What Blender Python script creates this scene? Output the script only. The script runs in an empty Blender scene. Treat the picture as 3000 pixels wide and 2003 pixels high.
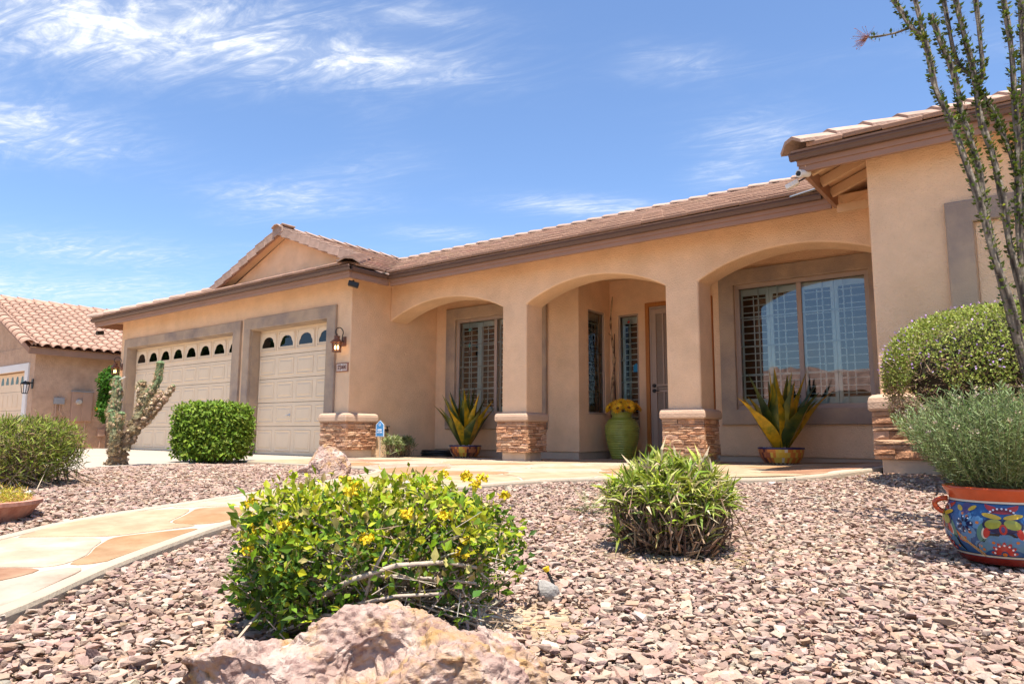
import bpy, bmesh, math, random
import numpy as np
from mathutils import Vector, Matrix

random.seed(7)
RNG = np.random.default_rng(7)
SC = bpy.context.scene
COL = SC.collection

# ------------------------------------------------------------------ camera
EYE = 0.387
CY, CP, CR = -0.655981789, 0.128875745, 0.00537685
fw = Vector((math.sin(CY)*math.cos(CP), math.cos(CY)*math.cos(CP), math.sin(CP)))
rt = Vector((math.cos(CY), -math.sin(CY), 0))
up = rt.cross(fw)
rt2 = rt*math.cos(CR) + up*math.sin(CR)
up2 = up*math.cos(CR) - rt*math.sin(CR)
cam_d = bpy.data.cameras.new("camera")
cam_d.sensor_width = 36
cam_d.sensor_fit = 'HORIZONTAL'
cam_d.lens = 24.9327
cam_d.clip_start = 0.05
cam_d.clip_end = 5000
cam = bpy.data.objects.new("camera", cam_d)
M = Matrix((rt2, up2, -fw)).transposed().to_4x4()
M.translation = (0, 0, EYE)
cam.matrix_world = M
COL.objects.link(cam)
SC.camera = cam

# ------------------------------------------------------------------ sky, sun, exposure
SUN = Vector((0.58, -0.56, 2.8)).normalized()
sun_el = math.asin(SUN.z)
sun_az = math.atan2(SUN.x, SUN.y)
world = bpy.data.worlds.new("World")
SC.world = world
world.use_nodes = True
nt = world.node_tree
N = nt.nodes
N.clear()
def wn(t, **k):
    n = N.new(t)
    for a, v in k.items():
        setattr(n, a, v)
    return n
def wmath(op, a, b=None, c=None):
    n = N.new('ShaderNodeMath'); n.operation = op
    for i, v in enumerate((a, b, c)):
        if v is None: continue
        if isinstance(v, (int, float)): n.inputs[i].default_value = v
        else: nt.links.new(v, n.inputs[i])
    return n.outputs[0]
sky = wn('ShaderNodeTexSky', sky_type='NISHITA', sun_disc=False, sun_elevation=sun_el, sun_rotation=sun_az,
         altitude=350, air_density=1.0, dust_density=0.9, ozone_density=3.2)
tc = wn('ShaderNodeTexCoord')
sep = wn('ShaderNodeSeparateXYZ'); nt.links.new(tc.outputs['Generated'], sep.inputs[0])
zc = wmath('MAXIMUM', sep.outputs[2], 0.03)
px = wmath('DIVIDE', sep.outputs[0], zc)
py = wmath('DIVIDE', sep.outputs[1], zc)
ca = wmath('ADD', wmath('MULTIPLY', px, .68), wmath('MULTIPLY', py, .733))     # along the wind
cb = wmath('ADD', wmath('MULTIPLY', px, -.733), wmath('MULTIPLY', py, .68))    # across it
def cirrus(sa, sb, detail, rough, dist, off):
    cmb = wn('ShaderNodeCombineXYZ')
    nt.links.new(wmath('MULTIPLY_ADD', wmath('ADD', px, wmath('MULTIPLY', py, .22)), sa, off), cmb.inputs[0])
    nt.links.new(wmath('MULTIPLY_ADD', wmath('SUBTRACT', py, wmath('MULTIPLY', px, .22)), sb, off*1.7), cmb.inputs[1])
    n = wn('ShaderNodeTexNoise')
    n.inputs['Scale'].default_value = 1.0
    n.inputs['Detail'].default_value = detail
    n.inputs['Roughness'].default_value = rough
    n.inputs['Distortion'].default_value = dist
    nt.links.new(cmb.outputs[0], n.inputs['Vector'])
    return n.outputs[0]
def smooth(v, lo, hi):
    n = wn('ShaderNodeMapRange', interpolation_type='SMOOTHSTEP')
    nt.links.new(v, n.inputs[0])
    n.inputs[1].default_value = lo; n.inputs[2].default_value = hi
    return n.outputs[0]
fine = cirrus(2.2, 6.5, 12, .64, 2.6, 3.1)
curl = cirrus(3.2, 4.2, 9, .60, 3.4, 9.4)
patch = cirrus(.55, 1.1, 2, .5, .3, 1.9)
# cloud groups over the street: (along, across, length, width, weight)
groups = [(-.72, 1.80, .55, .21, 1.15), (-.10, 1.87, .26, .10, .9), (-1.28, 2.48, .30, .26, .9), (.74, 1.72, .15, .09, .35), (1.20, 2.10, .18, .16, .42),
          (1.26, 2.45, .12, .14, .45), (.88, 2.95, .35, .12, .75), (-.46, 3.08, .28, .18, .42), (.22, 3.5, .22, .12, .42), (-1.75, 4.2, .55, .34, .5), (-2.5, 5.5, .9, .6, .6), (.05, 1.62, .16, .07, .35)]
tot = None
for ga, gb, la, lb, wgt in groups:
    da = wmath('DIVIDE', wmath('SUBTRACT', ca, ga), la); db = wmath('DIVIDE', wmath('SUBTRACT', cb, gb), lb)
    g_ = wmath('MULTIPLY', wmath('EXPONENT', wmath('MULTIPLY', wmath('ADD', wmath('MULTIPLY', da, da), wmath('MULTIPLY', db, db)), -1.0)), wgt)
    tot = g_ if tot is None else wmath('ADD', tot, g_)
cover = wmath('ADD', tot, wmath('MULTIPLY', smooth(patch, .50, .75), .22))
tex = wmath('MULTIPLY', smooth(fine, .34, .74), wmath('ADD', .45, wmath('MULTIPLY', smooth(curl, .35, .68), .85)))
cl = wmath('MULTIPLY', cover, wmath('ADD', wmath('MULTIPLY', tex, .98), .17))
cl = wmath('MINIMUM', wmath('MULTIPLY', cl, smooth(sep.outputs[2], .02, .12)), .92)
mixc = wn('ShaderNodeMix', data_type='RGBA')
nt.links.new(cl, mixc.inputs[0])
tint = wn('ShaderNodeMix', data_type='RGBA', blend_type='MULTIPLY')
tint.inputs[0].default_value = 1.0
nt.links.new(sky.outputs[0], tint.inputs[6])
tint.inputs[7].default_value = (.88, .95, 1.04, 1)
nt.links.new(tint.outputs[2], mixc.inputs[6])
mixc.inputs[7].default_value = (4.9, 5.05, 5.3, 1)
bg = wn('ShaderNodeBackground'); bg.inputs['Strength'].default_value = 0.078
nt.links.new(mixc.outputs[2], bg.inputs['Color'])
wo = wn('ShaderNodeOutputWorld'); nt.links.new(bg.outputs[0], wo.inputs['Surface'])

sd = bpy.data.lights.new("sun", 'SUN')
sd.energy = 3.55
sd.angle = math.radians(0.55)
sd.color = (1.0, 0.94, 0.84)
so = bpy.data.objects.new("sun", sd)
so.rotation_euler = (-SUN).to_track_quat('-Z', 'Y').to_euler()
so.location = SUN*40
COL.objects.link(so)

SC.view_settings.view_transform = 'Standard'
SC.view_settings.look = 'None'
SC.view_settings.gamma = 1
SC.view_settings.use_curve_mapping = False
SC.view_settings.exposure = 1.55
SC.render.engine = 'CYCLES'
SC.cycles.max_bounces = 9
SC.cycles.diffuse_bounces = 5
SC.cycles.transparent_max_bounces = 16
SC.cycles.sample_clamp_indirect = 6

# ------------------------------------------------------------------ materials
MATS = {}
def mat(name, col, rough=.8, var=.12, vscale=4.0, bump=0.0, bscale=60.0, attr=False, rand=0.0, trans=0.0, metal=0.0,
        spec=.35, col2=None, c2scale=3.0, c2lo=.45, c2hi=.65, emit=None, bdetail=6, streak=None):
    if name in MATS: return MATS[name]
    m = bpy.data.materials.new(name); m.use_nodes = True
    t = m.node_tree; n = t.nodes; n.clear(); L = t.links.new
    out = n.new('ShaderNodeOutputMaterial')
    b = n.new('ShaderNodeBsdfPrincipled')
    b.inputs['Roughness'].default_value = rough
    b.inputs['Metallic'].default_value = metal
    b.inputs['Specular IOR Level'].default_value = spec
    co = n.new('ShaderNodeTexCoord')
    if attr:
        a = n.new('ShaderNodeAttribute'); a.attribute_name = 'Col'
        base = a.outputs['Color']
    else:
        rgb = n.new('ShaderNodeRGB'); rgb.outputs[0].default_value = (*col, 1)
        base = rgb.outputs[0]
    def mapped(scale):
        if streak is None: return co.outputs['Object']
        mp = n.new('ShaderNodeMapping'); mp.inputs['Scale'].default_value = streak
        L(co.outputs['Object'], mp.inputs[0]); return mp.outputs[0]
    if col2 is not None:
        nz = n.new('ShaderNodeTexNoise'); nz.inputs['Scale'].default_value = c2scale; nz.inputs['Detail'].default_value = 5
        nz.inputs['Roughness'].default_value = .6
        L(mapped(c2scale), nz.inputs['Vector'])
        mr = n.new('ShaderNodeMapRange'); L(nz.outputs[0], mr.inputs[0])
        mr.inputs[1].default_value = c2lo; mr.inputs[2].default_value = c2hi
        mx = n.new('ShaderNodeMix'); mx.data_type = 'RGBA'; L(mr.outputs[0], mx.inputs[0]); L(base, mx.inputs[6])
        mx.inputs[7].default_value = (*col2, 1); base = mx.outputs[2]
    if var or rand:
        hs = n.new('ShaderNodeHueSaturation'); L(base, hs.inputs['Color'])
        val = None
        if var:
            nz = n.new('ShaderNodeTexNoise'); nz.inputs['Scale'].default_value = vscale; nz.inputs['Detail'].default_value = 8
            nz.inputs['Roughness'].default_value = .62
            L(mapped(vscale), nz.inputs['Vector'])
            mr = n.new('ShaderNodeMapRange'); L(nz.outputs[0], mr.inputs[0])
            mr.inputs[1].default_value = .3; mr.inputs[2].default_value = .7
            mr.inputs[3].default_value = 1-var; mr.inputs[4].default_value = 1+var
            val = mr.outputs[0]
        if rand:
            oi = n.new('ShaderNodeObjectInfo')
            mr = n.new('ShaderNodeMapRange'); L(oi.outputs['Random'], mr.inputs[0])
            mr.inputs[3].default_value = 1-rand; mr.inputs[4].default_value = 1+rand
            if val is None: val = mr.outputs[0]
            else:
                mm = n.new('ShaderNodeMath'); mm.operation = 'MULTIPLY'; L(val, mm.inputs[0]); L(mr.outputs[0], mm.inputs[1]); val = mm.outputs[0]
        L(val, hs.inputs['Value']); base = hs.outputs[0]
    L(base, b.inputs['Base Color'])
    if bump:
        nz = n.new('ShaderNodeTexNoise'); nz.inputs['Scale'].default_value = bscale; nz.inputs['Detail'].default_value = bdetail
        L(mapped(bscale), nz.inputs['Vector'])
        bp = n.new('ShaderNodeBump'); bp.inputs['Strength'].default_value = bump; bp.inputs['Distance'].default_value = .02
        L(nz.outputs[0], bp.inputs['Height']); L(bp.outputs[0], b.inputs['Normal'])
    if emit:
        b.inputs['Emission Color'].default_value = (*emit[0], 1); b.inputs['Emission Strength'].default_value = emit[1]
    if trans:
        tr = n.new('ShaderNodeBsdfTranslucent'); L(base, tr.inputs['Color'])
        ms = n.new('ShaderNodeMixShader'); ms.inputs[0].default_value = trans
        L(b.outputs[0], ms.inputs[1]); L(tr.outputs[0], ms.inputs[2]); L(ms.outputs[0], out.inputs['Surface'])
    else:
        L(b.outputs[0], out.inputs['Surface'])
    MATS[name] = m
    return m

def glass_mat(name, tint, ior):
    m = bpy.data.materials.new(name); m.use_nodes = True
    t = m.node_tree; n = t.nodes; n.clear(); L = t.links.new
    out = n.new('ShaderNodeOutputMaterial')
    fr = n.new('ShaderNodeFresnel'); fr.inputs['IOR'].default_value = ior
    tr = n.new('ShaderNodeBsdfTransparent'); tr.inputs['Color'].default_value = (*tint, 1)
    gl = n.new('ShaderNodeBsdfGlossy'); gl.inputs['Roughness'].default_value = .005
    co = n.new('ShaderNodeTexCoord'); nz = n.new('ShaderNodeTexNoise'); nz.inputs['Scale'].default_value = 1.6
    L(co.outputs['Object'], nz.inputs['Vector'])
    bp = n.new('ShaderNodeBump'); bp.inputs['Strength'].default_value = .06; bp.inputs['Distance'].default_value = .05
    L(nz.outputs[0], bp.inputs['Height']); L(bp.outputs[0], gl.inputs['Normal'])
    ms = n.new('ShaderNodeMixShader'); L(fr.outputs[0], ms.inputs[0]); L(tr.outputs[0], ms.inputs[1]); L(gl.outputs[0], ms.inputs[2])
    L(ms.outputs[0], out.inputs['Surface'])
    MATS[name] = m
    return m

stucco = mat('stucco', (.85, .572, .352), .92, .09, 3.0, .85, 80, col2=(.77, .50, .29), c2scale=1.3, c2lo=.48, c2hi=.75)
trim = mat('trim_stucco', (.46, .335, .23), .92, .10, 2.2, .6, 85, col2=(.29, .225, .185), c2scale=1.6)
capm = mat('cap_stucco', (.47, .32, .225), .9, .10, 2.5, .35, 60)
plinthm = mat('plinth_concrete', (.52, .39, .28), .9, .10, 5, .25, 40)
soffitm = mat('soffit_paint', (.64, .43, .26), .85, .06, 3, .08, 20)
fasciam = mat('fascia_paint', (.32, .18, .12), .6, .08, 3, .05, 30)
gutterm = mat('gutter_metal', (.125, .075, .058), .42, .08, 3)
tilem = mat('roof_tile_concrete', (.30, .18, .125), .92, .16, 9, .35, 45, rand=.13)
capt = mat('ridge_tile_concrete', (.35, .24, .185), .92, .16, 9, .4, 45, rand=.16)
deckm = mat('roof_underlay', (.20, .125, .10), .95, .1)
gdoor = mat('garage_door_paint', (.78, .61, .42), .5, .06, 2, .04, 120)
whitep = mat('white_paint', (.74, .73, .70), .55, .04)
winfr = mat('window_frame_tan', (.40, .30, .235), .45, .04)
shutm = mat('shutter_white', (.80, .82, .78), .45, .02)
muntm = mat('muntin_grey', (.55, .56, .53), .4, .02)
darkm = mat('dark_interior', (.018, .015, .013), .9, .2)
woodm = mat('orange_wood', (.43, .16, .035), .5, .15, 8, .1, 20, streak=(8, 8, .6))
screend = mat('screen_door_paint', (.40, .30, .235), .5, .05)
meshm = mat('screen_mesh', (.27, .205, .16), .75, .10, 60, .3, 160, streak=(.15, .15, 4))
blackm = mat('black_metal', (.014, .013, .013), .4, .1)
rubberm = mat('black_rubber', (.02, .02, .02), .45, .15)
copperm = mat('aged_copper', (.23, .10, .06), .45, .2, 20, metal=.5)
stonem = mat('ledge_stone', (.46, .235, .13), .9, .22, 14, .6, 55, attr=True)
leafm = mat('leaf', (.1, .2, .03), .55, .12, 30, attr=True, trans=.30, spec=.18)
petalm = mat('petal', (.8, .6, .05), .6, 0, attr=True, trans=.15)
twigm = mat('twig', (.30, .22, .16), .9, .2, 30, .3, 60, attr=True)
rockm = mat('gravel_stone', (.4, .3, .26), .95, .16, 60, .3, 140, attr=True, spec=.2)
dirtm = mat('dirt', (.38, .27, .18), .98, .25, 9, .8, 60, col2=(.46, .35, .25), c2scale=2.5, spec=.1)
def boulder_mat():
    m = bpy.data.materials.new('boulder_stone'); m.use_nodes = True
    t = m.node_tree; n = t.nodes; L = t.links.new; b = n['Principled BSDF']
    b.inputs['Roughness'].default_value = .93; b.inputs['Specular IOR Level'].default_value = .2
    co = n.new('ShaderNodeTexCoord')
    def layer(base, col, scale, lo, hi, det=7, rough=.65, dist=.6):
        nz = n.new('ShaderNodeTexNoise'); nz.inputs['Scale'].default_value = scale; nz.inputs['Detail'].default_value = det; nz.inputs['Roughness'].default_value = rough; nz.inputs['Distortion'].default_value = dist
        mp = n.new('ShaderNodeMapping'); mp.inputs['Location'].default_value = (scale*.37, scale*.11, 2.1); L(co.outputs['Object'], mp.inputs[0]); L(mp.outputs[0], nz.inputs['Vector'])
        mr = n.new('ShaderNodeMapRange'); mr.inputs[1].default_value = lo; mr.inputs[2].default_value = hi; L(nz.outputs[0], mr.inputs[0])
        mx = n.new('ShaderNodeMix'); mx.data_type = 'RGBA'; L(mr.outputs[0], mx.inputs[0]); mx.inputs[7].default_value = (*col, 1)
        if isinstance(base, tuple): mx.inputs[6].default_value = (*base, 1)
        else: L(base, mx.inputs[6])
        return mx.outputs[2]
    c = layer((.37, .25, .205), (.47, .365, .305), 9, .45, .62)
    c = layer(c, (.38, .225, .095), 6, .49, .62)
    c = layer(c, (.22, .13, .11), 15, .53, .64)
    c = layer(c, (.52, .44, .38), 21, .60, .70)
    c = layer(c, (.12, .085, .08), 34, .62, .70)
    L(c, b.inputs['Base Color'])
    nz = n.new('ShaderNodeTexNoise'); nz.inputs['Scale'].default_value = 38; nz.inputs['Detail'].default_value = 11; nz.inputs['Roughness'].default_value = .7; L(co.outputs['Object'], nz.inputs['Vector'])
    bp = n.new('ShaderNodeBump'); bp.inputs['Strength'].default_value = .8; bp.inputs['Distance'].default_value = .015; L(nz.outputs[0], bp.inputs['Height']); L(bp.outputs[0], b.inputs['Normal'])
    MATS['boulder_stone'] = m
    return m
boulderm = boulder_mat()
concm = mat('driveway_concrete', (.36, .305, .25), .9, .07, 1.3, .2, 90, spec=.2)
curbm = mat('path_border', (.37, .305, .23), .85, .09, 5, .2, 60, spec=.25)
glassm = glass_mat('window_glass', (.90, 1.0, .97), 2.3)
glassg = glass_mat('garage_glass', (.2, .24, .24), 1.6)
clearg = glass_mat('lamp_glass', (.95, .93, .88), 1.35)
bulbm = mat('bulb', (1, .8, .5), .5, 0, emit=((1.0, .60, .22), 5))

# ------------------------------------------------------------------ mesh helpers
def new_obj(name, me, material=None, parent=None, local=False, smooth=False):
    o = bpy.data.objects.new(name, me)
    COL.objects.link(o)
    if material and me and len(me.materials) == 0: me.materials.append(material)
    if smooth:
        me.polygons.foreach_set('use_smooth', [True]*len(me.polygons))
    if parent:
        o.parent = parent
        if not local: o.matrix_parent_inverse = parent.matrix_basis.inverted()
    return o
def pymesh(name, v, f):
    me = bpy.data.meshes.new(name); me.from_pydata([tuple(p) for p in v], [], [tuple(q) for q in f]); me.update()
    return me
def npmesh(name, V, F, C=None):
    V = np.asarray(V, np.float32); F = np.asarray(F, np.int32)
    k = F.shape[1]
    me = bpy.data.meshes.new(name)
    me.vertices.add(len(V)); me.vertices.foreach_set('co', V.ravel())
    me.loops.add(F.size); me.loops.foreach_set('vertex_index', F.ravel())
    me.polygons.add(len(F)); me.polygons.foreach_set('loop_start', np.arange(0, F.size, k, dtype=np.int32))
    me.update(calc_edges=True); me.shade_flat()
    if C is not None:
        a = me.color_attributes.new('Col', 'FLOAT_COLOR', 'POINT')
        a.data.foreach_set('color', np.c_[np.asarray(C, np.float32), np.ones(len(V), np.float32)].ravel())
    return me
def thing(name, label, cat, loc=(0, 0, 0), rotz=0, group=None, scale=1):
    o = bpy.data.objects.new(name, None)
    o.empty_display_size = .1
    o.location = loc; o.rotation_euler = (0, 0, rotz); o.scale = (scale,)*3
    COL.objects.link(o)
    o['label'] = label; o['category'] = cat
    if group: o['group'] = group
    return o
def tag(o, label, cat, group=None):
    o['label'] = label; o['category'] = cat
    if group: o['group'] = group
    return o
class MB:
    def __init__(s): s.v = []; s.f = []; s.c = []
    def add(s, v, f, col=None):
        b = len(s.v)
        s.v += [tuple(p) for p in v]; s.f += [tuple(i+b for i in q) for q in f]
        if col is not None: s.c += [col]*len(v)
        return s
    def box(s, x0, x1, y0, y1, z0, z1, col=None):
        v = [(x0, y0, z0), (x1, y0, z0), (x1, y1, z0), (x0, y1, z0), (x0, y0, z1), (x1, y0, z1), (x1, y1, z1), (x0, y1, z1)]
        return s.add(v, BOXF, col)
    def obox(s, p, q, w, hgt, upv=(0, 0, 1), col=None):      # bar from p to q, w wide, hgt tall
        p = Vector(p); q = Vector(q); d = (q-p).normalized(); u = Vector(upv)
        sd_ = d.cross(u).normalized()*(w/2); u = sd_.cross(d).normalized()*(hgt/2)
        v = [p-sd_-u, p+sd_-u, q+sd_-u, q-sd_-u, p-sd_+u, p+sd_+u, q+sd_+u, q-sd_+u]
        return s.add(v, BOXF, col)
    def tube(s, pts, rad, n=8, cap=True, col=None):
        v, f = tube_geo(pts, rad, n, cap); return s.add(v, f, col)
    def lathe(s, prof, n=32, c=(0, 0, 0), col=None):
        v, f = lathe_geo(prof, n, c); return s.add(v, f, col)
    def build(s, name, material, parent=None, local=False, smooth=False, bevel=0, seg=2, ang=40):
        me = pymesh(name, s.v, s.f)
        if s.c:
            a = me.color_attributes.new('Col', 'FLOAT_COLOR', 'POINT')
            a.data.foreach_set('color', np.c_[np.array(s.c, np.float32), np.ones(len(s.v), np.float32)].ravel())
        if bevel: bevel_mesh(me, bevel, seg, ang)
        return new_obj(name, me, material, parent, local, smooth)
BOXF = [(0, 3, 2, 1), (4, 5, 6, 7), (0, 1, 5, 4), (1, 2, 6, 5), (2, 3, 7, 6), (3, 0, 4, 7)]
def bevel_mesh(me, w, seg=2, ang=40, front=None):
    bm = bmesh.new(); bm.from_mesh(me)
    bmesh.ops.remove_doubles(bm, verts=bm.verts, dist=1e-5)
    bmesh.ops.recalc_face_normals(bm, faces=bm.faces)
    es = [e for e in bm.edges if len(e.link_faces) == 2 and e.calc_face_angle(0) > math.radians(ang)]
    if front: es = [e for e in es if all(abs(q.co[front[0]]-front[1]) < 1e-4 for q in e.verts)]
    bmesh.ops.bevel(bm, geom=es, offset=w, segments=seg, affect='EDGES', profile=.5, clamp_overlap=True)
    bm.to_mesh(me); bm.free(); me.update()
def tube_geo(pts, rad, n=8, cap=True):
    P = [Vector(p) for p in pts]
    if isinstance(rad, (int, float)): rad = [rad]*len(P)
    v = []; f = []
    ref = None
    for i, p in enumerate(P):
        d = (P[min(i+1, len(P)-1)]-P[max(i-1, 0)]).normalized()
        if ref is None:
            ref = Vector((0, 0, 1)) if abs(d.z) < .9 else Vector((1, 0, 0))
        a = (ref - d*ref.dot(d)).normalized(); b = d.cross(a); ref = a
        for k in range(n):
            t = 2*math.pi*k/n
            v.append(p + (a*math.cos(t)+b*math.sin(t))*rad[i])
    for i in range(len(P)-1):
        for k in range(n):
            f.append((i*n+k, i*n+(k+1) % n, (i+1)*n+(k+1) % n, (i+1)*n+k))
    if cap:
        f.append(tuple(range(n-1, -1, -1))); m = (len(P)-1)*n; f.append(tuple(range(m, m+n)))
    return v, f
def lathe_geo(prof, n=32, c=(0, 0, 0)):
    v = []; f = []
    for r, z in prof:
        for k in range(n):
            t = 2*math.pi*k/n
            v.append((c[0]+r*math.cos(t), c[1]+r*math.sin(t), c[2]+z))
    for i in range(len(prof)-1):
        for k in range(n):
            f.append((i*n+k, i*n+(k+1) % n, (i+1)*n+(k+1) % n, (i+1)*n+k))
    return v, f
def grid_wall(xs, zs, holes, y0, y1, along='X'):
    """closed slab with rectangular holes, no inner faces. xs, zs sorted cuts; holes = list of (x0,x1,z0,z1)"""
    nx, nz = len(xs)-1, len(zs)-1
    def solid(i, k):
        if i < 0 or k < 0 or i >= nx or k >= nz: return False
        cx_, cz_ = (xs[i]+xs[i+1])/2, (zs[k]+zs[k+1])/2
        return not any(a < cx_ < b and c < cz_ < d for a, b, c, d in holes)
    v = []; f = []; idx = {}
    def V(i, k, s):
        if (i, k, s) not in idx:
            idx[(i, k, s)] = len(v)
            yy = y1 if s else y0
            v.append((xs[i], yy, zs[k]) if along == 'X' else (yy, xs[i], zs[k]))
        return idx[(i, k, s)]
    for i in range(nx):
        for k in range(nz):
            if not solid(i, k): continue
            f.append((V(i, k, 0), V(i+1, k, 0), V(i+1, k+1, 0), V(i, k+1, 0)))
            f.append((V(i, k, 1), V(i, k+1, 1), V(i+1, k+1, 1), V(i+1, k, 1)))
            if not solid(i-1, k): f.append((V(i, k, 0), V(i, k+1, 0), V(i, k+1, 1), V(i, k, 1)))
            if not solid(i+1, k): f.append((V(i+1, k, 0), V(i+1, k, 1), V(i+1, k+1, 1), V(i+1, k+1, 0)))
            if not solid(i, k-1): f.append((V(i, k, 0), V(i, k, 1), V(i+1, k, 1), V(i+1, k, 0)))
            if not solid(i, k+1): f.append((V(i, k+1, 0), V(i+1, k+1, 0), V(i+1, k+1, 1), V(i, k+1, 1)))
    return v, f
def wall(name, xs, zs, holes, y0, y1, material, parent, along='X', bevel=.012, seg=3):
    v, f = grid_wall(xs, zs, holes, y0, y1, along)
    me = pymesh(name, v, f)
    bm = bmesh.new(); bm.from_mesh(me); bmesh.ops.recalc_face_normals(bm, faces=bm.faces)
    bmesh.ops.dissolve_limit(bm, angle_limit=.01, verts=bm.verts, edges=bm.edges)
    bm.to_mesh(me); bm.free()
    if bevel: bevel_mesh(me, bevel, seg, 50, (0 if along == 'Y' else 1, y1 if along == 'Y' else y0))
    return new_obj(name, me, material, parent)
def scatter(tv, tf, pos, rot, scl, col):
    """copies of a small template (tv, tf) -> V, F, C arrays"""
    n = len(pos); tv = np.asarray(tv, float); tf = np.asarray(tf, int)
    scl = np.asarray(scl, float)
    s = scl[:, None, None] if scl.ndim == 1 else scl[:, None, :]
    V = np.einsum('nij,nkj->nki', rot, tv[None]*s) + pos[:, None, :]
    F = tf[None]+(np.arange(n)*len(tv))[:, None, None]
    C = np.repeat(col, len(tv), axis=0)
    return V.reshape(-1, 3), F.reshape(-1, tf.shape[1]), C
def merge(parts):
    Vs = []; Fs = []; Cs = []; b = 0
    for V, F, C in parts:
        Vs.append(V); Fs.append(F+b); Cs.append(C); b += len(V)
    return np.concatenate(Vs), np.concatenate(Fs), np.concatenate(Cs)
def unit(a): return a/np.maximum(np.linalg.norm(a, axis=-1, keepdims=True), 1e-9)
def frames(d, nrm):
    """x axis = d, z axis near nrm"""
    x = unit(d); z = unit(nrm - x*(nrm*x).sum(-1, keepdims=True)); y = np.cross(z, x)
    return np.stack([x, y, z], axis=-1)
def rand_unit(n): return unit(RNG.normal(size=(n, 3)))
def pick(pal, n, jit=.12, w=None):
    pal = np.array(pal, float); c = pal[RNG.choice(len(pal), n, p=w)]
    return np.clip(c*(1+RNG.normal(0, jit, (n, 1)))*(1+RNG.normal(0, jit*.3, (n, 3))), 0.003, .95)
# leaf templates: x = length, folded along the midrib
LEAF = (np.array([(0, 0, 0), (.45, .26, .06), (.5, 0, -.02), (.45, -.26, .06), (1, 0, -.10)]), np.array([(0, 2, 1), (0, 3, 2), (1, 2, 4), (2, 3, 4)]))
BLADE = (np.array([(0, .03, 0), (0, -.03, 0), (.5, .07, .03), (.5, -.07, .03), (1, 0, -.12)]), np.array([(0, 1, 3), (0, 3, 2), (2, 3, 4)]))
NEEDLE = (np.array([(0, .06, 0), (0, -.06, 0), (.6, .09, .02), (.6, -.09, .02), (1, 0, 0)]), np.array([(0, 1, 3), (0, 3, 2), (2, 3, 4)]))
def twig_template(n=4):
    a = np.linspace(0, 2*np.pi, n, endpoint=False)
    v = np.concatenate([np.c_[np.zeros(n), np.cos(a), np.sin(a)], np.c_[np.ones(n), .6*np.cos(a), .6*np.sin(a)]])
    f = []
    for k in range(n):
        f += [(k, (k+1) % n, n+(k+1) % n), (k, n+(k+1) % n, n+k)]
    return v, np.array(f)
TWIG = twig_template()
def twigs(p, q, r, col):
    """straight twigs from p to q with radius r"""
    d = q-p; L = np.linalg.norm(d, axis=1)
    rot = frames(d, rand_unit(len(p)))
    return scatter(TWIG[0], TWIG[1], p, rot, np.c_[L, r, r], col)

# ------------------------------------------------------------------ terrain
def ss(a, b, x):
    t = np.clip((np.asarray(x, float)-a)/(b-a), 0, 1); return t*t*(3-2*t)
def zg(x, y):
    x = np.asarray(x, float); y = np.asarray(y, float)
    D = -.61*x+.79*y
    z = -.16*(1-ss(1.0, 6.5, D)) + np.maximum(0, .013*(x+6))*ss(3.5, 6.5, D)
    z = z + .06*ss(-2.2, -1.0, x)*ss(5.2, 6.6, y)
    z = z - .10*ss(-1.5, -14, D)
    return z
def zgf(x, y): return float(zg(x, y))
def mound(x, y):
    return .045*np.exp(-(((x+7.0)/1.9)**2+((y-3.9)/1.3)**2))
PATH = [(-1.9, -4), (-1.95, -1.6), (-2.05, -.5), (-2.25, .35), (-2.472, .792), (-2.676, 1.003), (-2.883, 1.224), (-3.097, 1.528), (-3.402, 1.976), (-3.50, 2.2),
        (-3.62, 2.7), (-3.66, 3.2), (-3.58, 3.75), (-3.461, 4.092), (-3.414, 4.381), (-3.30, 4.78), (-3.046, 5.10), (-2.6, 5.38), (-2.064, 5.65), (-1.736, 5.90), (-1.45, 6.3), (-1.26, 6.75),
        (-1.26, 9.3), (-3.7, 9.3), (-3.7, 10.3), (-5.7, 10.3), (-5.7, 9.3), (-8.75, 9.3), (-8.75, 7.3), (-8.9, 7.1), (-8.9, 5.48),
        (-6.55, 5.40), (-6.0, 5.28), (-5.63, 5.08), (-5.40, 4.85), (-5.05, 4.42), (-4.68, 3.8), (-4.42, 3.1), (-4.314, 2.601), (-4.24, 2.2), (-4.208, 1.975), (-4.096, 1.543), (-3.834, 1.201),
        (-3.55, .65), (-3.35, .0), (-3.2, -1), (-3.15, -4)]
DRIVE = [(-8.9, 7.5), (-17.6, 7.5), (-17.9, 4), (-18.2, -6), (-7.2, -6), (-7.3, 1.6), (-7.7, 2.7), (-8.5, 3.5), (-8.85, 4.4), (-8.9, 5.4)]
def inside(poly, x, y):
    x = np.asarray(x); y = np.asarray(y); c = np.zeros(x.shape, bool); n = len(poly)
    for i in range(n):
        x0, y0 = poly[i]; x1, y1 = poly[(i+1) % n]
        if y0 == y1: continue
        t = ((y0 > y) != (y1 > y)) & (x < (x1-x0)*(y-y0)/(y1-y0)+x0)
        c ^= t
    return c
def edge_dist(poly, x, y):
    d = np.full(x.shape, 1e9)
    n = len(poly)
    for i in range(n):
        a = np.array(poly[i]); b = np.array(poly[(i+1) % n]); ab = b-a
        t = np.clip(((x-a[0])*ab[0]+(y-a[1])*ab[1])/(ab@ab), 0, 1)
        d = np.minimum(d, np.hypot(x-a[0]-t*ab[0], y-a[1]-t*ab[1]))
    return d
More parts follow.
